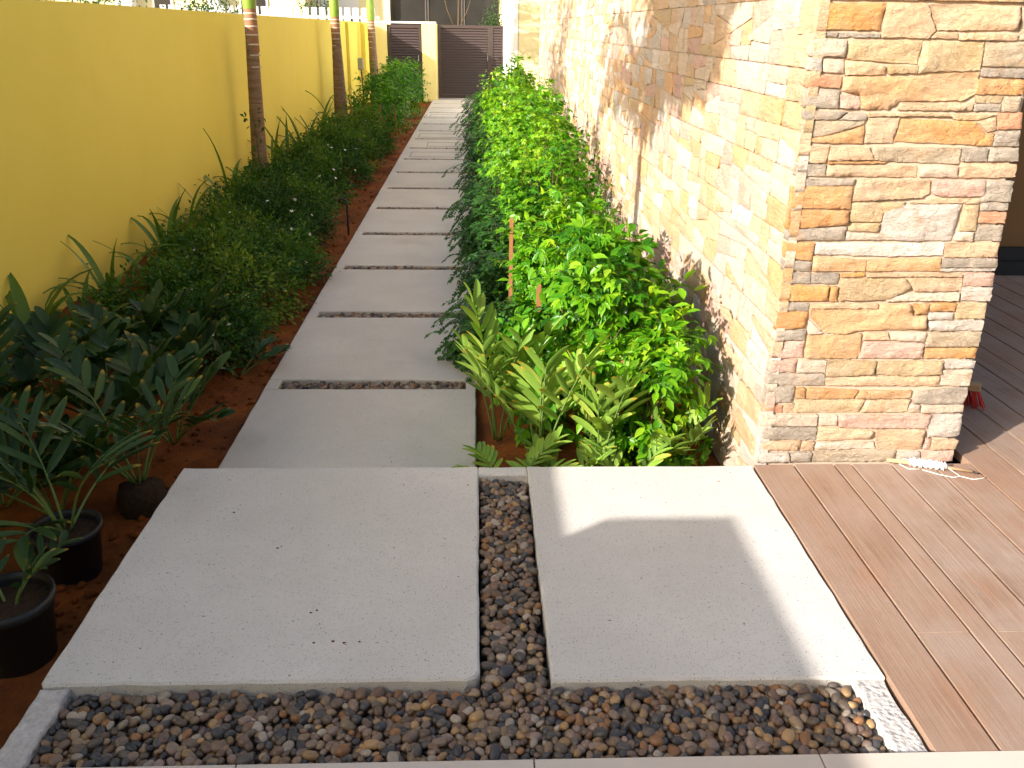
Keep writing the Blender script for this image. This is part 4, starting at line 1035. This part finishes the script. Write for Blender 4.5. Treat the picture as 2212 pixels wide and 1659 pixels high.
# red broom head half hidden behind the pillar
o = empty('broom', (2.115, 3.50, ZP+.002), 'red bristled broom head behind the stone wall corner', 'broom', None, R(-24))
MB().box(-.16, .09, -.022, .022, .075, .112, .006).build('head', M['stick'], o)
mb = MB(); rg = random.Random(4)
for i in range(150):
    x = rg.uniform(-.15, .085); y = rg.uniform(-.018, .018); sx = (x+.03)*.25+rg.gauss(0, .006); sy = y*.9+rg.gauss(0, .006)
    mb.tube([(x, y, .078), (x+sx*.5, y+sy*.5, .04), (x+sx, y+sy, 0.002)], [.0028, .0026, .0018], 4)
mb.build('bristles', M['bristle'], o)['kind'] = 'stuff'
MB().tube([(-.05, .01, .105), (-.22, .75, .62), (-.38, 1.45, 1.15)], .011, 8).build('handle', M['stick'], o, True)
# crumbs of red soil trodden onto the slabs
mb = MB(); bv, bf = ico(1)
for x, y in ((-.46, 2.05), (-.445, 2.06), (-.43, 1.92), (-.38, 1.925), (-.35, 1.918), (-.31, 1.922), (-.62, 2.38), (-.61, 2.39), (.37, 2.0), (-.36, 3.36), (-.37, 3.40), (.05, 2.5), (-.8, 2.62), (-.81, 2.60)):
    s = random.uniform(.0022, .0042); z = (ZP if y < 2.9 else 0)+s*.2
    mb.add([(x+p[0]*s*1.3, y+p[1]*s, z+p[2]*s*.5) for p in bv], [tuple(t) for t in bf])
tag(mb.build('soil_crumbs', M['soil']), 'crumbs of red soil on the pale slabs', 'soil', None, 'stuff')

# ================================================================== BEYOND THE WALLS
# white slatted fence over the street wall on the left
fn = empty('slatted_fence', (-5.6, 26.2, 0), 'white slatted fence seen over the yellow wall', 'fence')
me = mesh_of('picket', *(lambda m: (m.v, m.f))(MB().box(-.075, .075, -.02, .02, -.3, 2.14, .004)), M['whitepaint'])
for i in range(26): inst('picket', me, fn, Matrix.Translation((-2.85+i*.225, 0, 0)) @ Matrix.Rotation(R(12), 4, 'Z'))
MB().box(-2.95, 2.95, .03, .06, 1.86, 1.94).box(-2.95, 2.95, .03, .06, .5, .58).build('rail', M['whitepaint'], fn)
MB().box(-2.95, 2.95, .09, .2, -.3, 1.80).build('base_wall', M['cream'], fn)

def house_(name, loc, label, boxes):
    o = empty(name, loc, label, 'house')
    for nm, mt, b in boxes: MB().box(*b).build(nm, M[mt], o)
    return o
h1 = house_('villa', (-1.0, 36, 0), 'cream villa with large dark windows beyond the gates', [
    ('wall', 'white', (-5.6, -3.35, 0, 6, -.3, 6.5)), ('wall', 'cream', (-3.348, -2.2, -.15, 6, -.3, 6.5)), ('wall', 'cream', (1.9, 7, -.15, 6, -.3, 6.5)), ('lintel', 'cream', (-2.198, 1.898, 0, 6, 2.75, 6.5)), ('rear_room', 'frame', (-2.198, 1.898, 3.0, 6, -.3, 2.75)), ('window', 'glass', (-3.9, -3.36, -.04, -.002, 1.3, 2.0))])
for a, b in ((-2.19, -.86), (-.82, .50), (.54, 1.89)):
    w_ = MB().box(a, a+.05, .10, .16, .0, 2.74).box(b-.05, b, .10, .16, .0, 2.74).box(a+.05, b-.05, .10, .16, 2.68, 2.74).box(a+.05, b-.05, .10, .16, 0, .06).build('window', M['frame'], h1)
    MB().box(a+.05, b-.05, .125, .135, .06, 2.68).build('pane', M['glass'], w_)
h2 = house_('villa', (-15.5, 34, 0), 'pale villa with white columns seen over the yellow wall', [
    ('wall', 'cream', (-9, 9.5, 0, 6, -.3, 6.0)), ('column', 'white', (3.15, 3.65, -.5, -.01, -.3, 5.5)), ('column', 'white', (-.3, .15, -.5, -.01, -.3, 5.5)), ('column', 'white', (6.2, 6.6, -.5, -.01, -.3, 5.5))])
for a, b, z0, z1 in ((4.2, 4.9, 1.0, 3.0), (7.2, 8.2, .9, 3.0), (-3, -1.6, .9, 3.0)):
    w_ = MB().box(a, b, -.05, -.002, z0, z1).build('window', M['whitepaint'], h2)
    MB().box(a+.08, b-.08, -.07, -.051, z0+.08, z1-.08).build('pane', M['glass'], w_)

def tree(loc, h, r_, n, label, seed, L=.11, trunk=True):
    rg = np.random.default_rng(seed); o = empty('garden_tree', loc, label, 'tree', 'trees beyond the walls')
    P, out, inn, c, ci = bush_points(rg, n, r_, r_, h, z0=h*.3 if trunk else .2, clumps=34, spread=r_*.2, flat=2.1)
    V, F, ti = cloud(P, out*.4+rv(rg, n)*.7+(0, 0, -.3), rv(rg, n)*.5+(0, 0, .8), rg.uniform(.7, 1.2, n)*L, rg.uniform(.7, 1.2, n)*L*.45, np.clip(rg.normal(.5, .22, n), 0, 1), T4)
    obj('crown', V, F, M['tree'], o, True, {'tint': ('FLOAT', ti)})['kind'] = 'stuff'
    mb = MB().tube([(0, 0, -.3), (.03, .02, h*.35), (0, .05, h*.7)], [.07, .05, .02], 8)
    for i in range(9): mb.tube([(0, .02, h*.3), tuple(c[i]*.5+np.array((0, 0, h*.3))), tuple(c[i])], [.03, .018, .006], 5)
    mb.build('trunk', M['stem'], o, True)
tree((-9.0, 22.5, -.3), 3.4, 1.3, 3600, 'leafy tree over the yellow wall left of the white columns', 1)
tree((-12.2, 24.0, -.3), 3.2, 1.2, 3000, 'leafy tree over the yellow wall at the far left', 2)
tree((-6.9, 24.6, -.3), 3.0, .9, 2600, 'leafy tree above the slatted fence behind the nearest palm', 3)
tree((-4.6, 27.5, -.3), 3.4, .62, 1700, 'small tree between the second and third palm trunks', 4, .09)
tree((0.95, 29.5, -.3), 3.2, .75, 2400, 'bushy tree above the wide gate beside the white house corner', 5, .09)
o = empty('bare_tree', (-.55, 30, -.3), 'thin bare tree above the wide gate', 'tree')
MB().tube([(0, 0, 0), (.0, 0, 2.0), (.02, 0, 3.6)], [.03, .025, .012], 6).tube([(0, 0, 1.7), (-.35, 0, 2.5), (-.55, 0, 3.3)], [.018, .014, .006], 5).tube([(0, 0, 1.9), (.3, 0, 2.5), (.5, .1, 3.2)], [.018, .013, .006], 5).build('trunk', M['stem'], o, True)

# unseen house added behind the camera to cut sky light on the foreground
hb = empty('added_sky_blocking_house', (1.5, -2.2, 0), 'added unseen house front that dims the foreground', 'house')
MB().box(-3.3, 5.0, -4.0, 0.0, -.3, 4.2).build('wall', M['cream'], hb)
w_ = MB().box(-1.4, 1.4, .002, .05, .21, 2.5).build('door', M['frame'], hb)
MB().box(-1.3, -.03, .051, .06, .28, 2.42).box(.03, 1.3, .051, .06, .28, 2.42).build('pane', M['glass'], w_)
